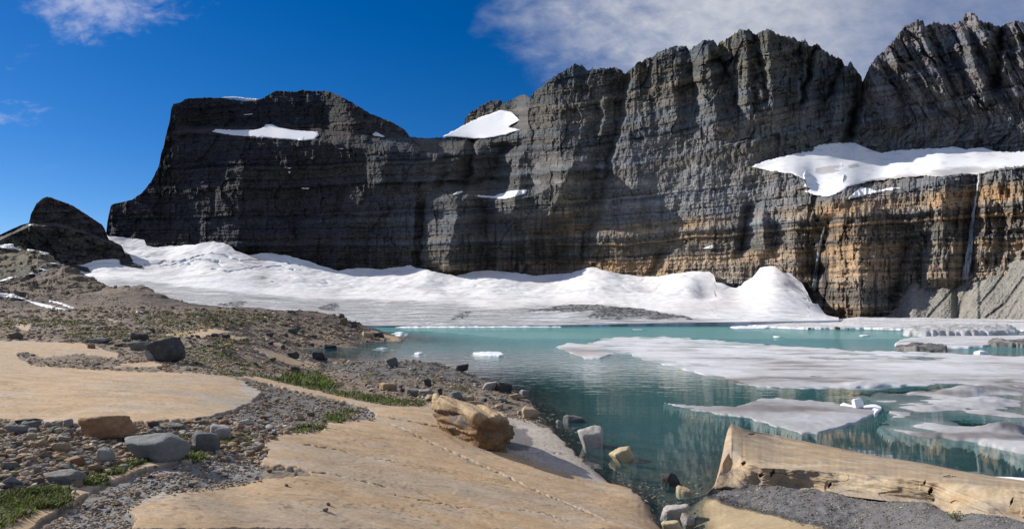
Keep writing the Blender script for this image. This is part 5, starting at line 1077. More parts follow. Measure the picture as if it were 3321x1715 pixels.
cb_ = mixc(cb_, (.10, .09, .085), np.clip(bump(pu, pv, 1475, 1350, 40, 26) + bump(pu, pv, 1500, 1375, 26, 18) + .9 * bump(pu, pv, 1585, 1375, 45, 22), 0, 1) * smooth(-.4, .2, fbm(co_[:, 0] * 4, co_[:, 2] * 5, 3, 909)))
cb_ = mixc(cb_, (.52, .40, .25), smooth(1, .2, (pv - pl([(1410, 1300), (1645, 1356)], pu)) / 30) * .6)  # sunlit top of the boulder painted in as a paler tone
cb_ = mixc(cb_, (.17, .105, .055), smooth(1515, 1570, pu) * smooth(1350, 1375, pv) * smooth(17, 16, co_[:, 1]) * .75)  # shade on the right front face painted in as darker brown
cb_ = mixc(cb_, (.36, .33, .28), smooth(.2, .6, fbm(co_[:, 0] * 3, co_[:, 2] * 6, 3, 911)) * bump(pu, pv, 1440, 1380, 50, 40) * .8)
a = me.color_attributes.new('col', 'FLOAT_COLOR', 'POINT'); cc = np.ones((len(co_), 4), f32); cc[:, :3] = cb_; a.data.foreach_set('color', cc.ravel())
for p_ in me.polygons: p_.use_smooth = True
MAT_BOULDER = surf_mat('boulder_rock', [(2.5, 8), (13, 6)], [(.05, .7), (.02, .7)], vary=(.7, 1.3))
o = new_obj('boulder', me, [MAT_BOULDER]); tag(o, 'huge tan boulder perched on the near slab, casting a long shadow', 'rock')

# ---- individually lying stones: the larger ones of each stone field
kinds = list(SM_)
def area(poly, n, wr, asp, mats, lab, group, seed, name='stone', v_bias=0):
    r = np.random.default_rng(seed); p = np.array(poly, float); done = 0; spots = []
    while done < n:
        u = r.uniform(p[:, 0].min(), p[:, 0].max()); v = r.uniform(p[:, 1].min(), p[:, 1].max())
        if not inpoly(poly, np.array([u]), np.array([v]))[0]: continue
        w_ = wr[0] * (wr[1] / wr[0]) ** (r.uniform() ** 1.8)
        if any((u - a) ** 2 + ((v - b) * 2) ** 2 < ((w_ + c) * .42) ** 2 for a, b, c in spots): 
            if r.uniform() < .8: continue
        spots.append((u, v, w_)); mt = mats[r.integers(len(mats))]
        h_ = w_ * r.uniform(*asp)
        stone(name, u, v, w_, h_, mt, lab[mt] if isinstance(lab, dict) else lab, int(r.integers(14)), r.uniform(0, 6.28), r.uniform(.7, 1.1), group=group)
        done += 1
def labs(fmt, mats): return {m: fmt % {'dark': 'dark', 'grey': 'grey', 'blue': 'blue-grey', 'green': 'greenish', 'tan': 'tan', 'rust': 'rusty', 'brown': 'brown', 'pale': 'pale', 'yellow': 'yellow'}[m] for m in mats}
F1 = [(-20, 1385), (120, 1378), (260, 1395), (330, 1440), (380, 1440), (420, 1440), (330, 1470), (320, 1530), (260, 1570), (210, 1592), (90, 1595), (-20, 1605)]
ms_ = ['grey', 'grey', 'brown', 'tan', 'dark', 'tan', 'brown', 'pale', 'rust', 'blue', 'green']
area(F1, 90, (18, 46), (.4, .75), ms_, labs('loose %s stone packed in the stone field at the near left', ms_), 'stones of the near left field', 21)
area([(400, 1395), (560, 1385), (700, 1370), (880, 1380), (1000, 1395), (880, 1412), (860, 1425), (690, 1420), (560, 1430), (480, 1440), (420, 1430)], 34, (14, 34), (.35, .65), ms_, labs('loose %s stone between the two slabs behind the pale boulder', ms_), 'stones between the slabs', 22)
area([(450, 1560), (560, 1520), (660, 1500), (760, 1500), (840, 1515), (840, 1545), (700, 1580), (560, 1590), (420, 1630), (330, 1690), (200, 1700), (330, 1620)], 40, (12, 26), (.35, .65), ['grey', 'blue', 'tan', 'pale', 'brown', 'dark'], labs('%s stone in the gravel gully between rim and near slab', ms_), 'stones in the gravel gully', 23)
area([(1180, 1250), (1300, 1250), (1420, 1265), (1560, 1280), (1650, 1300), (1690, 1330), (1600, 1335), (1450, 1305), (1300, 1290), (1200, 1275)], 34, (12, 28), (.4, .7), ms_, labs('%s stone among the shore stones of the spit', ms_), 'shore stones of the spit', 24)
area([(300, 1040), (700, 1020), (1000, 1030), (1120, 1070), (1000, 1110), (850, 1140), (900, 1190), (700, 1195), (560, 1180), (560, 1130), (350, 1105), (100, 1095), (100, 1060)], 60, (10, 24), (.35, .7), ['grey', 'dark', 'brown', 'tan', 'green', 'dark'], labs('%s stone lying on the rubble slope behind the slabs', ms_ + ['green']), 'stones on the rubble slope', 25)

# ---- the mass of smaller stones, one object to each kind of ground
SHP1 = [rock_verts(ICO[1][0], 300 + k, 8, .6, 0) for k in range(8)]; SHP2 = [rock_verts(ICO[2][0], 330 + k, 9, .6, .05) for k in range(8)]
PALS = np.array([[.225, .20, .17], [.155, .148, .135], [.30, .255, .20], [.115, .098, .082], [.26, .19, .125], [.34, .27, .18], [.36, .34, .31], [.19, .13, .09], [.14, .155, .14], [.26, .15, .08]], f32)
def scatter(name, lab, polys, dens, wr, seed, w_pal, sub=1, power=2.2, flat=(.35, .7), keepout=None, sinkf=.25, z_min=-.05, gain=(1, 1, 1)):
    r = np.random.default_rng(seed); us_, vs_, n_ = [], [], 0
    for p_ in polys:
        q_ = np.array(p_, float); a_ = np.ptp(q_[:, 0]) * np.ptp(q_[:, 1]); k = int(a_ * dens)
        u = r.uniform(q_[:, 0].min(), q_[:, 0].max(), k); v = r.uniform(q_[:, 1].min(), q_[:, 1].max(), k)
        wj = perlin(u / 23, v / 13, seed) * 7
        s_ = inpoly(p_, u + wj, v + wj * .4); us_.append(u[s_]); vs_.append(v[s_])
    u, v = np.concatenate(us_), np.concatenate(vs_)
    if keepout is not None:
        s_ = ~keepout(u, v); u, v = u[s_], v[s_]
    # clumps: stones thin out in places
    s_ = r.uniform(size=len(u)) < .55 + .9 * fbm(u / 40, v / 22, 3, seed + 1); u, v = u[s_], v[s_]
    Y = hit(u, v, False); x = (u - UC) / F * Y; z = ground_z(x, Y)
    s_ = z > z_min; u, v, Y, x, z = u[s_], v[s_], Y[s_], x[s_], z[s_]
    n = len(u)
    w_ = wr[0] * (wr[1] / wr[0]) ** (r.uniform(size=n) ** power) * Y / F * .5
    S = np.stack([w_ * r.uniform(.8, 1.15, n), w_ * r.uniform(.65, 1.1, n), w_ * r.uniform(*flat, n)], -1)
    th = r.uniform(0, 6.28, n); tx = r.normal(0, .3, n)
    ci = r.choice(len(PALS), n, p=np.array(w_pal) / np.sum(w_pal)); col = PALS[ci] * r.uniform(.65, 1.4, (n, 1)).astype(f32) * np.array(gain, f32)
    shp = SHP1 if sub == 1 else SHP2; Fc = ICO[sub][1]; nv = len(ICO[sub][0])
    B_ = np.stack(shp)[r.integers(len(shp), size=n)] * S[:, None]
    ca, sa = np.cos(tx)[:, None], np.sin(tx)[:, None]; y1 = B_[..., 1] * ca - B_[..., 2] * sa; z1 = B_[..., 1] * sa + B_[..., 2] * ca
    ca, sa = np.cos(th)[:, None], np.sin(th)[:, None]; x2 = B_[..., 0] * ca - y1 * sa; y2 = B_[..., 0] * sa + y1 * ca
    Vv = np.stack([x2 + x[:, None], y2 + Y[:, None], z1 + z[:, None] + (S[:, 2] * (1 - 2 * sinkf))[:, None]], -1)
    Ff = (Fc[None] + (np.arange(n) * nv)[:, None, None]).reshape(-1, 3)
    o = new_obj(name, mesh_np(name, Vv, Ff, np.repeat(col[:, None], nv, 1), smooth_shade=False), [MAT_STONES], kind='stuff'); tag(o, lab, name)
slabm = mask(P_SLAB + P_RIM + P_SLAB2 + P_MID, 0)
on_slab = lambda u, v: look(slabm, u + perlin(u / 37, v / 19, 5) * 8, v + perlin(u / 41, v / 23, 8) * 4) > .5
mixed = [2.5, 1.5, 3, 1.5, 3, 2.2, 1.5, 1.5, 1, 1]; warm_ = [2, 1, 3, 2.4, 3, 2, .8, 2, 1, 1]; cold = [3, 4, 1.5, 1, .5, .3, .5, .2, 2, .1]
FIELD = [[(-60, 1372), (120, 1372), (300, 1386), (450, 1380), (640, 1372), (830, 1370), (1000, 1390), (900, 1415), (860, 1440), (870, 1470), (840, 1505), (660, 1490), (650, 1470), (450, 1500), (330, 1545), (255, 1575), (240, 1600), (-60, 1640)]]
scatter('cobbles', 'cobbles and pebbles filling the stone field at the near left', FIELD, .028, (10, 30), 31, mixed, 2, 1.6, (.4, .75), on_slab, gain=(1.2, 1.15, 1.05))
scatter('gravel', 'grey gravel filling the gully and the tongue between the slabs', P_GREY[:1] + P_TONGUE + FIELD + P_GREY[1:], .075, (3.5, 13), 32, mixed, 1, 1.6, (.4, .7), on_slab, .25, gain=(1.2, 1.13, 1.03))
scatter('shore_gravel', 'gravel and small stones of the spit running into the lake', [[(960, 1180), (1080, 1172), (1400, 1168), (1460, 1186), (1560, 1232), (1700, 1290), (1745, 1330), (1790, 1390), (1740, 1385), (1640, 1350), (1400, 1312), (1250, 1315), (1100, 1285), (960, 1245), (900, 1220)]], .07, (3, 12), 33, mixed, 1, 2.0, (.4, .7), None, .25, -.12, gain=(1.2, 1.15, 1.05))
scatter('rubble', 'broken brown and grey rubble covering the slope behind the slabs', [[(-60, 1010), (300, 1000), (650, 998), (760, 998), (1000, 1010), (1090, 1020), (1160, 1045), (1260, 1084), (1250, 1106), (1090, 1125), (950, 1137), (1040, 1165), (1040, 1185), (960, 1225), (760, 1222), (500, 1205), (380, 1150), (250, 1112), (-60, 1103)], [(60, 1140), (200, 1168), (260, 1150), (395, 1150), (560, 1185), (545, 1206), (380, 1203), (240, 1196), (100, 1187)]], .07, (3, 15), 34, warm_, 1, 2.4, (.35, .7), on_slab, gain=(1.5, 1.4, 1.25))
scatter('shelf_gravel', 'fine grey gravel of the shelf behind the tan rock ledge', [[(2290, 1590), (2480, 1552), (2700, 1575), (2900, 1600), (3040, 1610), (3400, 1620), (3400, 1760), (2760, 1760), (2560, 1690), (2400, 1650)]], .07, (3, 9), 35, cold, 1, 2.2, (.35, .6), None, .35)
scatter('lakebed_stones', 'stones under the clear shallow water along the near shore', [[(1700, 1300), (1850, 1330), (1990, 1420), (2150, 1500), (2290, 1560), (2250, 1720), (2140, 1715), (2060, 1590), (1900, 1510), (1790, 1390)]], .012, (6, 20), 36, [1, 2, 1, 4, 2, 1, 0, 2, 1, 0], 1, 1.6, (.35, .6), None, .3, -.8)
scatter('hill_stones', 'scattered stones and broken ledges on the brown hillside', [[(-60, 915), (150, 905), (300, 945), (450, 985), (650, 1003), (500, 1020), (200, 1015), (-60, 1015)]], .05, (2.2, 8), 37, [1, 1, 2, 3, 2, 1, 0, 2, 1, .5], 1, 2.6, (.4, .8), gain=(1.2, 1.1, 1))
scatter('moraine_stones', 'dark stones strewn over the debris bands of the glacier', [[(0, 0), (1, 0), (1, 1)]], 0, (2, 5), 38, cold) if False else None
# ------------------------------------------------------------------ tan rock ledge at the right: a rib with a broken face towards the eye
LT = [(2290, 1600), (2318, 1575), (2340, 1490), (2352, 1425), (2354, 1400), (2360, 1380), (2372, 1374), (2385, 1376), (2410, 1390), (2450, 1398), (2500, 1406), (2640, 1436), (2860, 1480), (3000, 1502), (3130, 1528), (3230, 1545), (3321, 1557), (3700, 1590)]
LB_ = [(2290, 1604), (2320, 1590), (2480, 1575), (2700, 1602), (2900, 1626), (3030, 1635), (3090, 1680), (3200, 1690), (3700, 1700)]
uo = np.arange(2290, 3700, 2.4); to = np.convolve(np.pad(pl(LT, uo), 4, mode='edge'), np.ones(9) / 9, 'valid'); bo = np.maximum(pl(LB_, uo), to + 4)
n = 220
# profile down each bearing: water line, top edge, foot of the broken face, gravel; planes between them
wob_ = fbm(uo / 60, uo * 0 + 3, 3, 943)
ze = pl([(2290, .0), (2318, .03), (2345, .42), (2372, .55), (2480, .58), (2700, .64), (2850, .74), (3000, .84), (3200, 1.06), (3700, 1.4)], uo)
zw = pl([(2290, -.05), (2318, .02), (2340, .22), (2355, .48), (2372, .63), (2410, .50), (2460, .28), (2510, .06), (2540, .0), (3700, .0)], uo)
zb = pl([(2290, -.05), (2320, .0), (2400, .10), (2500, .14), (2700, .25), (2850, .38), (3030, .46), (3100, .55), (3200, .70), (3700, 1.0)], uo)
ve = pl([(2290, 1601), (2318, 1577), (2345, 1500), (2372, 1452), (2410, 1492), (2470, 1512), (2700, 1526), (2850, 1541), (3000, 1556), (3200, 1575), (3321, 1586), (3700, 1626)], uo) + 3 * wob_
vb = pl([(2290, 1603), (2320, 1584), (2400, 1570), (2480, 1560), (2700, 1588), (2900, 1610), (3030, 1622), (3100, 1662), (3200, 1668), (3700, 1674)], uo)
ve = np.clip(ve, to + 1, None); vb = np.maximum(vb, ve + 1); bo = np.maximum(bo, vb + 8)
k1, k2 = 80, 195
Vo = np.concatenate([to + (ve - to) * t for t in np.linspace(0, 1, k1)[:, None]] + [ve + (vb - ve) * t for t in np.linspace(0, 1, k2 - k1 + 1)[1:, None]] + [vb + (bo - vb) * t for t in np.linspace(0, 1, n - k2 + 1)[1:, None]]).reshape(n, -1)
Uo = np.repeat(uo[None], n, 0)
iY = lambda z, v: (v - VH) / ((H - z) * F)
to0 = to
iw, ie, ib, ig = iY(zw, to0), iY(ze, ve), iY(zb, vb), iY(zb - .06, bo)
def seg(a, b, x, y, v): return a + (b - a) * np.clip((v - x) / (y - x), -.3, 1)
iv = np.where(Vo <= ve, seg(iw, ie, np.minimum(to0, ve - 1), ve, Vo), np.where(Vo <= vb, seg(ie, np.maximum(ib, ie * .985), ve, vb, Vo), seg(np.maximum(ib, ie * .985), ig, vb, bo, Vo)))
iv = blur(np.pad(iv, ((0, 0), (3, 3)), mode='edge'), 2, 5)[:, 3:-3]
Yo = 1 / iv
edge = ve[None] + 0 * Uo
face = smooth(-2, 3, Vo - edge)
Xo = (Uo - UC) / F * Yo; Zo = H - (Vo - VH) / F * Yo
blk = np.floor((Xo + .35 * perlin(Xo * 1.2, Zo * 2, 923)) / .55); bed = np.floor((Zo + .06 * perlin(Xo * 1.5, Zo * 3, 925)) / .13)
Yo -= .5 * face * (.20 * (rnd1(blk * 31 + bed // 3, 51) - .5) * .4 + .05 * block(Xo / .7 + .5 * perlin(Xo, Zo * 2, 55), Zo / .5 + .5 * perlin(Xo * 1.3, Zo, 56), 54) + .10 * facet(Xo * 1.6, Zo * 3, 53) + .12 * fbm(Xo * 2, Zo * 4, 4, 927))
blk2 = np.floor((Xo + .3 * perlin(Xo * 1.5, Yo * .0 + 1, 945)) / 1.3); bed2 = np.floor(Yo / .55 + .5 * perlin(Xo * .7, Yo, 946))
Yo -= (1 - face) * (.05 * fbm(Xo * 1.3, Yo * .8, 4, 929) + .03 * ridged(Xo * 1.5, Yo * 4, 3, 931))
nick = np.zeros(Uo.shape)
for cu_, cv_, ru_, rv_ in ((2413, 1502, 8, 8), (2505, 1532, 8, 12), (2470, 1540, 9, 9), (2692, 1572, 5, 11), (3018, 1592, 7, 15), (3000, 1564, 3, 9), (3080, 1545, 30, 5), (2440, 1408, 14, 3), (3282, 1625, 3, 16)):
    nick = np.maximum(nick, smooth(1.15, .75, np.abs((Uo - cu_ + (Vo - cv_) * .35) / ru_) ** 1.0 + np.abs((Vo - cv_) / rv_) ** 1.0 + .35 * perlin(Uo / 6, Vo / 6, 933)))
Yo += nick * .16
Po = unproj(Uo, Vo, Yo)
back = Po[0].copy(); back[:, 1] += .5; back[:, 0] *= back[:, 1] / (back[:, 1] - .5); back[:, 2] = np.minimum(back[:, 2] - .3, -.7)
b0 = Po[0].copy(); b0[:, 2] -= .02
back2 = back.copy(); back2[:, 2] = -1.4; back2[:, 1] += .6
Xo, Zo = Po[..., 0], Po[..., 2]
c_o = np.zeros(Uo.shape + (3,), f32) + np.array([.43, .325, .21], f32)
f_ = fbm(Xo * .9, Yo * 1.3 + Zo * 2, 5, 935)
c_o = mixc(c_o, (.42, .255, .13), smooth(0, .5, f_) * .4); c_o = mixc(c_o, (.53, .43, .30), smooth(.05, .5, -f_) * .8)
c_o = mixc(c_o, (.37, .30, .20), face * smooth(-.2, .4, fbm(Xo * 1.6, Zo * 3.5, 4, 937)) * .6)
c_o = mixc(c_o, (.26, .235, .20), face * smooth(.55, .15, (bo[None] - Vo) / 60) * smooth(-.3, .3, fbm(Xo * 2, Zo * 4, 3, 939)) * .7)
c_o = mixc(c_o, (.30, .22, .14), smooth(.1, .5, fbm(Xo * 1.1, Zo * 5 + Yo * 1.2, 5, 941)) * .4)
c_o = mixc(c_o, (.24, .225, .21), bump(Uo, Vo, 2385, 1475, 9, 22) * .9)
c_o = mixc(c_o, (.12, .085, .055), nick * .45)
c_o = mixc(c_o, (.29, .25, .205), smooth(.0, .5, fbm(Xo * 1.7 + 5, Yo * 1.5 + Zo * 2, 5, 951)) * .6)
jn = ridged(Xo * 1.25 + .25 * perlin(Xo * 3, Zo * 5, 953), Zo * .5, 1, 955)
c_o = mixc(c_o, (.13, .10, .075), face * smooth(.94, .99, jn) * smooth(-.1, .3, perlin(Xo * .9, Zo * 2 + 3, 957)) * .8)
pk_ = smooth(.3, .4, perlin(Xo * 7, Yo * 6 + Zo * 8, 959)) * smooth(0, .3, perlin(Xo * .8, Yo, 961)); c_o = mixc(c_o, (.20, .155, .11), pk_ * .5)
wet_ = smooth(.10, .0, Zo); c_o = c_o * (1 - .5 * wet_)[..., None]
Po = np.concatenate([np.stack([back2, back]), Po]); c_o = np.concatenate([c_o[:1] * .4] * 2 + [c_o])
o = new_obj('rock_ledge', mesh_np('rock_ledge', Po, grid_faces(*Po.shape[:2])[:, ::-1], np.clip(c_o, .01, .8)), [MAT_GROUND], kind='structure'); tag(o, 'long tan rock ledge with a broken front reaching into the lake at right', 'rock')

# ------------------------------------------------------------------ turf, tufts and one low shrub
m, nt, out = nodes('leaf')
p = N(nt, 'ShaderNodeBsdfPrincipled', Roughness=.6); p.inputs['Specular IOR Level'].default_value = .25
at = N(nt, 'ShaderNodeAttribute', attribute_name='col'); nt.links.new(at.outputs['Color'], p.inputs['Base Color'])
tl = N(nt, 'ShaderNodeBsdfTranslucent'); nt.links.new(at.outputs['Color'], tl.inputs['Color']); mxs = N(nt, 'ShaderNodeMixShader'); mxs.inputs[0].default_value = .35
nt.links.new(p.outputs[0], mxs.inputs[1]); nt.links.new(tl.outputs[0], mxs.inputs[2]); nt.links.new(mxs.outputs[0], out.inputs['Surface'])
MAT_LEAF = m
def blades(spots, per, hpx, wpx, seed, spread, cols, hm=None):
    """leaf blades: three vertices to a quad and a tip"""
    r = np.random.default_rng(seed); u, v = spots
    Y = hit(u, v, False); x = (u - UC) / F * Y; z = ground_z(x, Y); s_ = z > .02; x, Y, z = x[s_], Y[s_], z[s_]
    n = len(x); x, Y, z = (np.repeat(a, per) for a in (x, Y, z)); N_ = n * per
    sc = np.full(N_, hpx) * Y / F if hm is None else np.full(N_, hm)
    x = x + r.normal(0, 1, N_) * spread * sc; Y = Y + r.normal(0, 1, N_) * spread * sc
    z = ground_z(x, Y) - .01
    hh = sc * r.uniform(.5, 1.2, N_); ww = np.full(N_, wpx) * Y / F * .5 * r.uniform(.7, 1.4, N_)
    th = r.uniform(0, 6.28, N_); ln = r.uniform(.1, .9, N_)
    dx, dy = np.cos(th), np.sin(th)
    def pt(side, t):
        lean = ln * hh * t ** 1.6
        return np.stack([x - dy * ww * side + dx * lean, Y + dx * ww * side + dy * lean, z + hh * t * (1 - .3 * ln * t)], -1)
    Vb = np.stack([pt(-.6, 0), pt(.6, 0), pt(1, .55), pt(-1, .55), pt(.0, 1), pt(.05, 1)], 1)
    base = (np.arange(N_) * 6)[:, None]
    q = np.concatenate([base + np.array([[0, 1, 2, 3]]), base + np.array([[3, 2, 5, 4]])])
    c = np.array(cols, f32)[r.integers(len(cols), size=N_)] * r.uniform(.65, 1.35, (N_, 1)).astype(f32)
    return Vb.reshape(-1, 3), q, np.repeat(c[:, None], 6, 1).reshape(-1, 3)
def spots_in(polys, dens, seed, clump=True):
    r = np.random.default_rng(seed); U_, V_ = [], []
    for p_ in polys:
        q_ = np.array(p_, float); k = int(np.ptp(q_[:, 0]) * np.ptp(q_[:, 1]) * dens)
        u = r.uniform(q_[:, 0].min(), q_[:, 0].max(), k); v = r.uniform(q_[:, 1].min(), q_[:, 1].max(), k); w_ = perlin(u / 17, v / 9, seed) * 6
        s_ = inpoly(p_, u + w_, v + w_ * .5)
        if clump: s_ &= r.uniform(size=k) < .5 + 1.0 * fbm(u / 26, v / 14, 3, seed + 3)
        U_.append(u[s_]); V_.append(v[s_])
    return np.concatenate(U_), np.concatenate(V_)
gcol = [(.15, .21, .045), (.10, .155, .035), (.20, .23, .055), (.06, .09, .025), (.12, .10, .05)]; ycol = [(.16, .17, .05), (.11, .14, .04), (.20, .18, .06)]
sets = [blades(spots_in(P_GREEN[:1], .16, 41), 5, 16, 4.5, 51, .5, gcol + ycol[:1]), blades(spots_in(P_GREEN[1:2], .10, 42), 6, 26, 4.5, 52, .4, gcol + ycol), blades(spots_in(P_GREEN[2:4], .06, 43), 5, 11, 3.5, 53, .7, gcol + ycol),
        blades(spots_in(P_GREEN[4:], .10, 44), 5, 14, 4, 54, .5, gcol + ycol), blades(spots_in([[(945, 1232), (965, 1218), (1010, 1222), (1050, 1240), (1070, 1262), (1010, 1255), (960, 1246)]], .16, 45), 6, 26, 5, 55, .5, gcol), blades(spots_in(P_GREEN2[:5] + P_GREEN2[6:] + [[(420, 1020), (760, 1010), (900, 1030), (800, 1060), (450, 1060)], [(560, 1160), (760, 1150), (880, 1200), (760, 1215)]], .06, 46), 4, 5.5, 3.2, 56, 1.0, gcol[1:] + ycol + [(.13, .12, .05)])]
off = 0; VV, QQ, CC = [], [], []
for a, b, c in sets: VV.append(a); QQ.append(b + off); CC.append(c); off += len(a)
o = new_obj('grass', mesh_np('grass', np.concatenate(VV), np.concatenate(QQ), np.concatenate(CC)), [MAT_LEAF], kind='stuff'); tag(o, 'bright green alpine turf and grass tufts growing among the stones', 'grass')
def shrub(u, v, hm, lab, seed, cols, n=260):
    r = np.random.default_rng(seed); Y = float(hit(u, v)[0]); x = (u - UC) / F * Y; z = float(ground_z(x, Y))
    root = bpy.data.objects.new('shrub', None); COL.objects.link(root); root.location = (x, Y, z); tag(root, lab, 'shrub')
    bm = bmesh.new()
    tips = []
    for k in range(16):
        a = r.uniform(0, 6.28); t = Vector((math.cos(a) * r.uniform(.3, 1.1) * hm, math.sin(a) * r.uniform(.3, 1.0) * hm, r.uniform(.5, 1.0) * hm)); tips.append(t)
        d = t.cross(Vector((0, 0, 1))).normalized() * hm * .02
        vs_ = [bm.verts.new(p_) for p_ in (-d, d, t * .55 + d * .8 + Vector((0, 0, hm * .1)), t * .55 - d * .8 + Vector((0, 0, hm * .1)), t)]
        bm.faces.new(vs_[:4]); bm.faces.new((vs_[3], vs_[2], vs_[4]))
    me = bpy.data.meshes.new('stem'); bm.to_mesh(me); bm.free(); new_obj('stem', me, [SM_['brown']], root)
    Vb, Q, Cc = [], [], []
    for k in range(n):
        t = tips[r.integers(len(tips))]; c0 = t * r.uniform(.45, 1.08) + Vector(r.normal(0, .1 * hm, 3)); c0.z = max(c0.z, .01); d1 = Vector(r.normal(size=3)).normalized() * hm * .10; d2 = d1.cross(Vector(r.normal(size=3))).normalized() * hm * .045
        b = len(Vb); Vb += [c0 - d1, c0 + d2, c0 + d1, c0 - d2]; Q.append((b, b + 1, b + 2, b + 3)); Cc += [np.array(cols[r.integers(len(cols))]) * r.uniform(.7, 1.3)] * 4
    new_obj('leaves', mesh_np('leaves', np.array([v[:] for v in Vb]), np.array(Q), np.array(Cc, f32)), [MAT_LEAF], root)
shrub(3102, 1690, .14, 'small green shrub on the gravel before the tan rock ledge', 61, gcol)
shrub(3305, 1650, .16, 'dark leafless low shrub at the right edge by the ledge', 62, [(.06, .055, .05), (.09, .08, .06)])
# ------------------------------------------------------------------ camera, sun and sky
cam = bpy.data.cameras.new('camera'); co = bpy.data.objects.new('camera', cam); COL.objects.link(co)
co.location = (0, 0, H); co.rotation_euler = (math.pi / 2, 0, 0)
cam.sensor_width = 36; cam.lens = F / 3321 * 36; cam.shift_y = (VH - 857.5) / 3321
cam.clip_start = .1; cam.clip_end = 6000
SC.camera = co
SUN_AZ, SUN_EL = math.radians(68), math.radians(30)     # left of straight ahead
sd = Vector((-math.cos(SUN_EL) * math.sin(SUN_AZ), math.cos(SUN_EL) * math.cos(SUN_AZ), math.sin(SUN_EL)))
sl_ = bpy.data.lights.new('sun', 'SUN'); sl_.energy = 5.0; sl_.angle = math.radians(.53); sl_.color = (1, .95, .87)
so = bpy.data.objects.new('sun', sl_); COL.objects.link(so); so.rotation_euler = sd.to_track_quat('Z', 'Y').to_euler()
w = bpy.data.worlds.new('World'); SC.world = w; w.use_nodes = True
nt = w.node_tree; nt.nodes.clear()
out = nt.nodes.new('ShaderNodeOutputWorld'); bg = nt.nodes.new('ShaderNodeBackground')
sky = N(nt, 'ShaderNodeTexSky', sky_type='NISHITA'); sky.sun_disc = False
sky.sun_elevation = SUN_EL; sky.sun_rotation = -SUN_AZ
sky.altitude = 2200; sky.air_density = 1.0; sky.dust_density = .3; sky.ozone_density = 2.5
hs = N(nt, 'ShaderNodeHueSaturation', Saturation=1.42, Hue=.510, Value=1.08)
nt.links.new(sky.outputs[0], hs.inputs['Color'])
tc = N(nt, 'ShaderNodeTexCoord'); sp = N(nt, 'ShaderNodeSeparateXYZ'); nt.links.new(tc.outputs['Generated'], sp.inputs[0])
def M(op, a, b=None, clamp=False):
    n = N(nt, 'ShaderNodeMath', operation=op); n.use_clamp = clamp
    for i, x in enumerate((a, b)):
        if x is None: continue
        if isinstance(x, (int, float)): n.inputs[i].default_value = x
        else: nt.links.new(x, n.inputs[i])
    return n.outputs[0]
def SS(x, lo, hi):
    n = N(nt, 'ShaderNodeMapRange', interpolation_type='SMOOTHSTEP'); nt.links.new(x, n.inputs['Value'])
    n.inputs['From Min'].default_value = lo; n.inputs['From Max'].default_value = hi
    return n.outputs['Result']
yy = M('MAXIMUM', sp.outputs['Y'], .05)
ax = M('DIVIDE', sp.outputs['X'], yy); ez = M('DIVIDE', sp.outputs['Z'], yy)   # bearing and height, as tangents
cb = N(nt, 'ShaderNodeCombineXYZ'); nt.links.new(ax, cb.inputs[0]); nt.links.new(ez, cb.inputs[1])
def cn(scale, detail, stretch=(1, 1, 1), rot=0, off=(0, 0, 0)):
    mp = N(nt, 'ShaderNodeMapping'); mp.inputs['Scale'].default_value = stretch; mp.inputs['Rotation'].default_value = (0, 0, rot); mp.inputs['Location'].default_value = off
    nt.links.new(cb.outputs[0], mp.inputs['Vector'])
    n = N(nt, 'ShaderNodeTexNoise', Scale=scale, Detail=detail, Roughness=.6, Distortion=.3); nt.links.new(mp.outputs[0], n.inputs['Vector'])
    return n.outputs['Fac']
n_a = cn(5, 9, (1, 1.5, 1), -.35); n_b = cn(16, 8, (1, 1.7, 1), -.3); n_c = cn(7, 9, (1, 1.4, 1), .1, (3, 1, 0)); n_d = cn(30, 6, (1, 1.6, 1), .2)
# bank over the right: its edge runs down to the right from the top of the picture
edge = M('ADD', ax, M('MULTIPLY', M('SUBTRACT', ez, .51), .75))
edge = M('ADD', edge, M('ADD', M('MULTIPLY', M('SUBTRACT', n_a, .5), .42), M('MULTIPLY', M('SUBTRACT', n_b, .5), .22)))
bank = SS(edge, -.10, .30)
thin = M('SUBTRACT', 1, M('MULTIPLY', SS(ax, .36, .72), .62))
bank = M('MULTIPLY', M('MULTIPLY', bank, thin), M('ADD', M('ADD', .18, M('MULTIPLY', n_d, .55)), M('MULTIPLY', n_b, .55)))
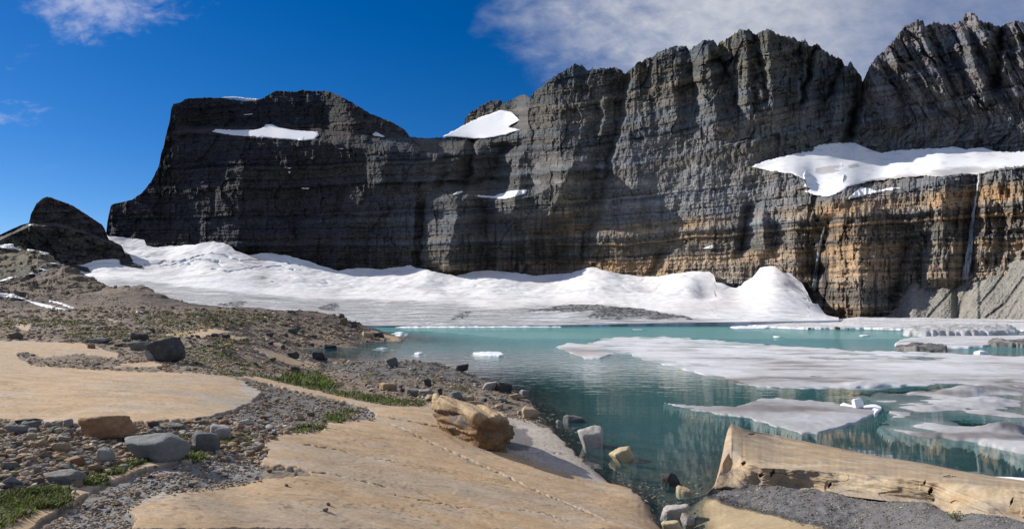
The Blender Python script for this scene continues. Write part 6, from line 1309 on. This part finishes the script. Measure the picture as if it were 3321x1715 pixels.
# small puff at upper left
dx = M('DIVIDE', M('ADD', ax, .655), .17); dz = M('DIVIDE', M('SUBTRACT', ez, .53), .095)
d2 = M('ADD', M('MULTIPLY', dx, dx), M('MULTIPLY', dz, dz))
puff = SS(M('ADD', M('SUBTRACT', 1, d2), M('ADD', M('MULTIPLY', M('SUBTRACT', n_c, .5), 2.2), M('MULTIPLY', M('SUBTRACT', n_d, .5), 1.6))), .1, 1.5)
# wisps low at left
wz = M('MULTIPLY', M('MULTIPLY', SS(ax, -.68, -.80), SS(cn(9, 8, (1, 2.2, 1), 0, (7, 2, 0)), .56, .72)), M('MULTIPLY', SS(ez, .22, .32), SS(ez, .48, .38)))
cl = M('MAXIMUM', M('MAXIMUM', M('MULTIPLY', bank, .95), M('MULTIPLY', puff, .72)), M('MULTIPLY', wz, .3))
ccol = N(nt, 'ShaderNodeRGB'); ccol.outputs[0].default_value = (8.0, 8.1, 8.4, 1)
pcol = N(nt, 'ShaderNodeRGB'); pcol.outputs[0].default_value = (7.4, 7.6, 9.2, 1)
cm = N(nt, 'ShaderNodeMix', data_type='RGBA'); nt.links.new(SS(ax, -.3, -.1), cm.inputs['Factor']); nt.links.new(pcol.outputs[0], cm.inputs['A']); nt.links.new(ccol.outputs[0], cm.inputs['B'])
mx = N(nt, 'ShaderNodeMix', data_type='RGBA'); nt.links.new(cl, mx.inputs['Factor']); nt.links.new(hs.outputs[0], mx.inputs['A']); nt.links.new(cm.outputs['Result'], mx.inputs['B'])
nt.links.new(mx.outputs['Result'], bg.inputs['Color']); bg.inputs['Strength'].default_value = .078
nt.links.new(bg.outputs[0], out.inputs['Surface'])
vs = SC.view_settings
vs.view_transform = 'Standard'; vs.look = 'None'; vs.exposure = 0.2; vs.gamma = 1; vs.use_curve_mapping = False
SC.render.engine = 'CYCLES'
SC.cycles.caustics_reflective = False; SC.cycles.caustics_refractive = False
SC.cycles.max_bounces = 6; SC.cycles.diffuse_bounces = 3; SC.cycles.glossy_bounces = 3; SC.cycles.transparent_max_bounces = 8; SC.cycles.transmission_bounces = 2
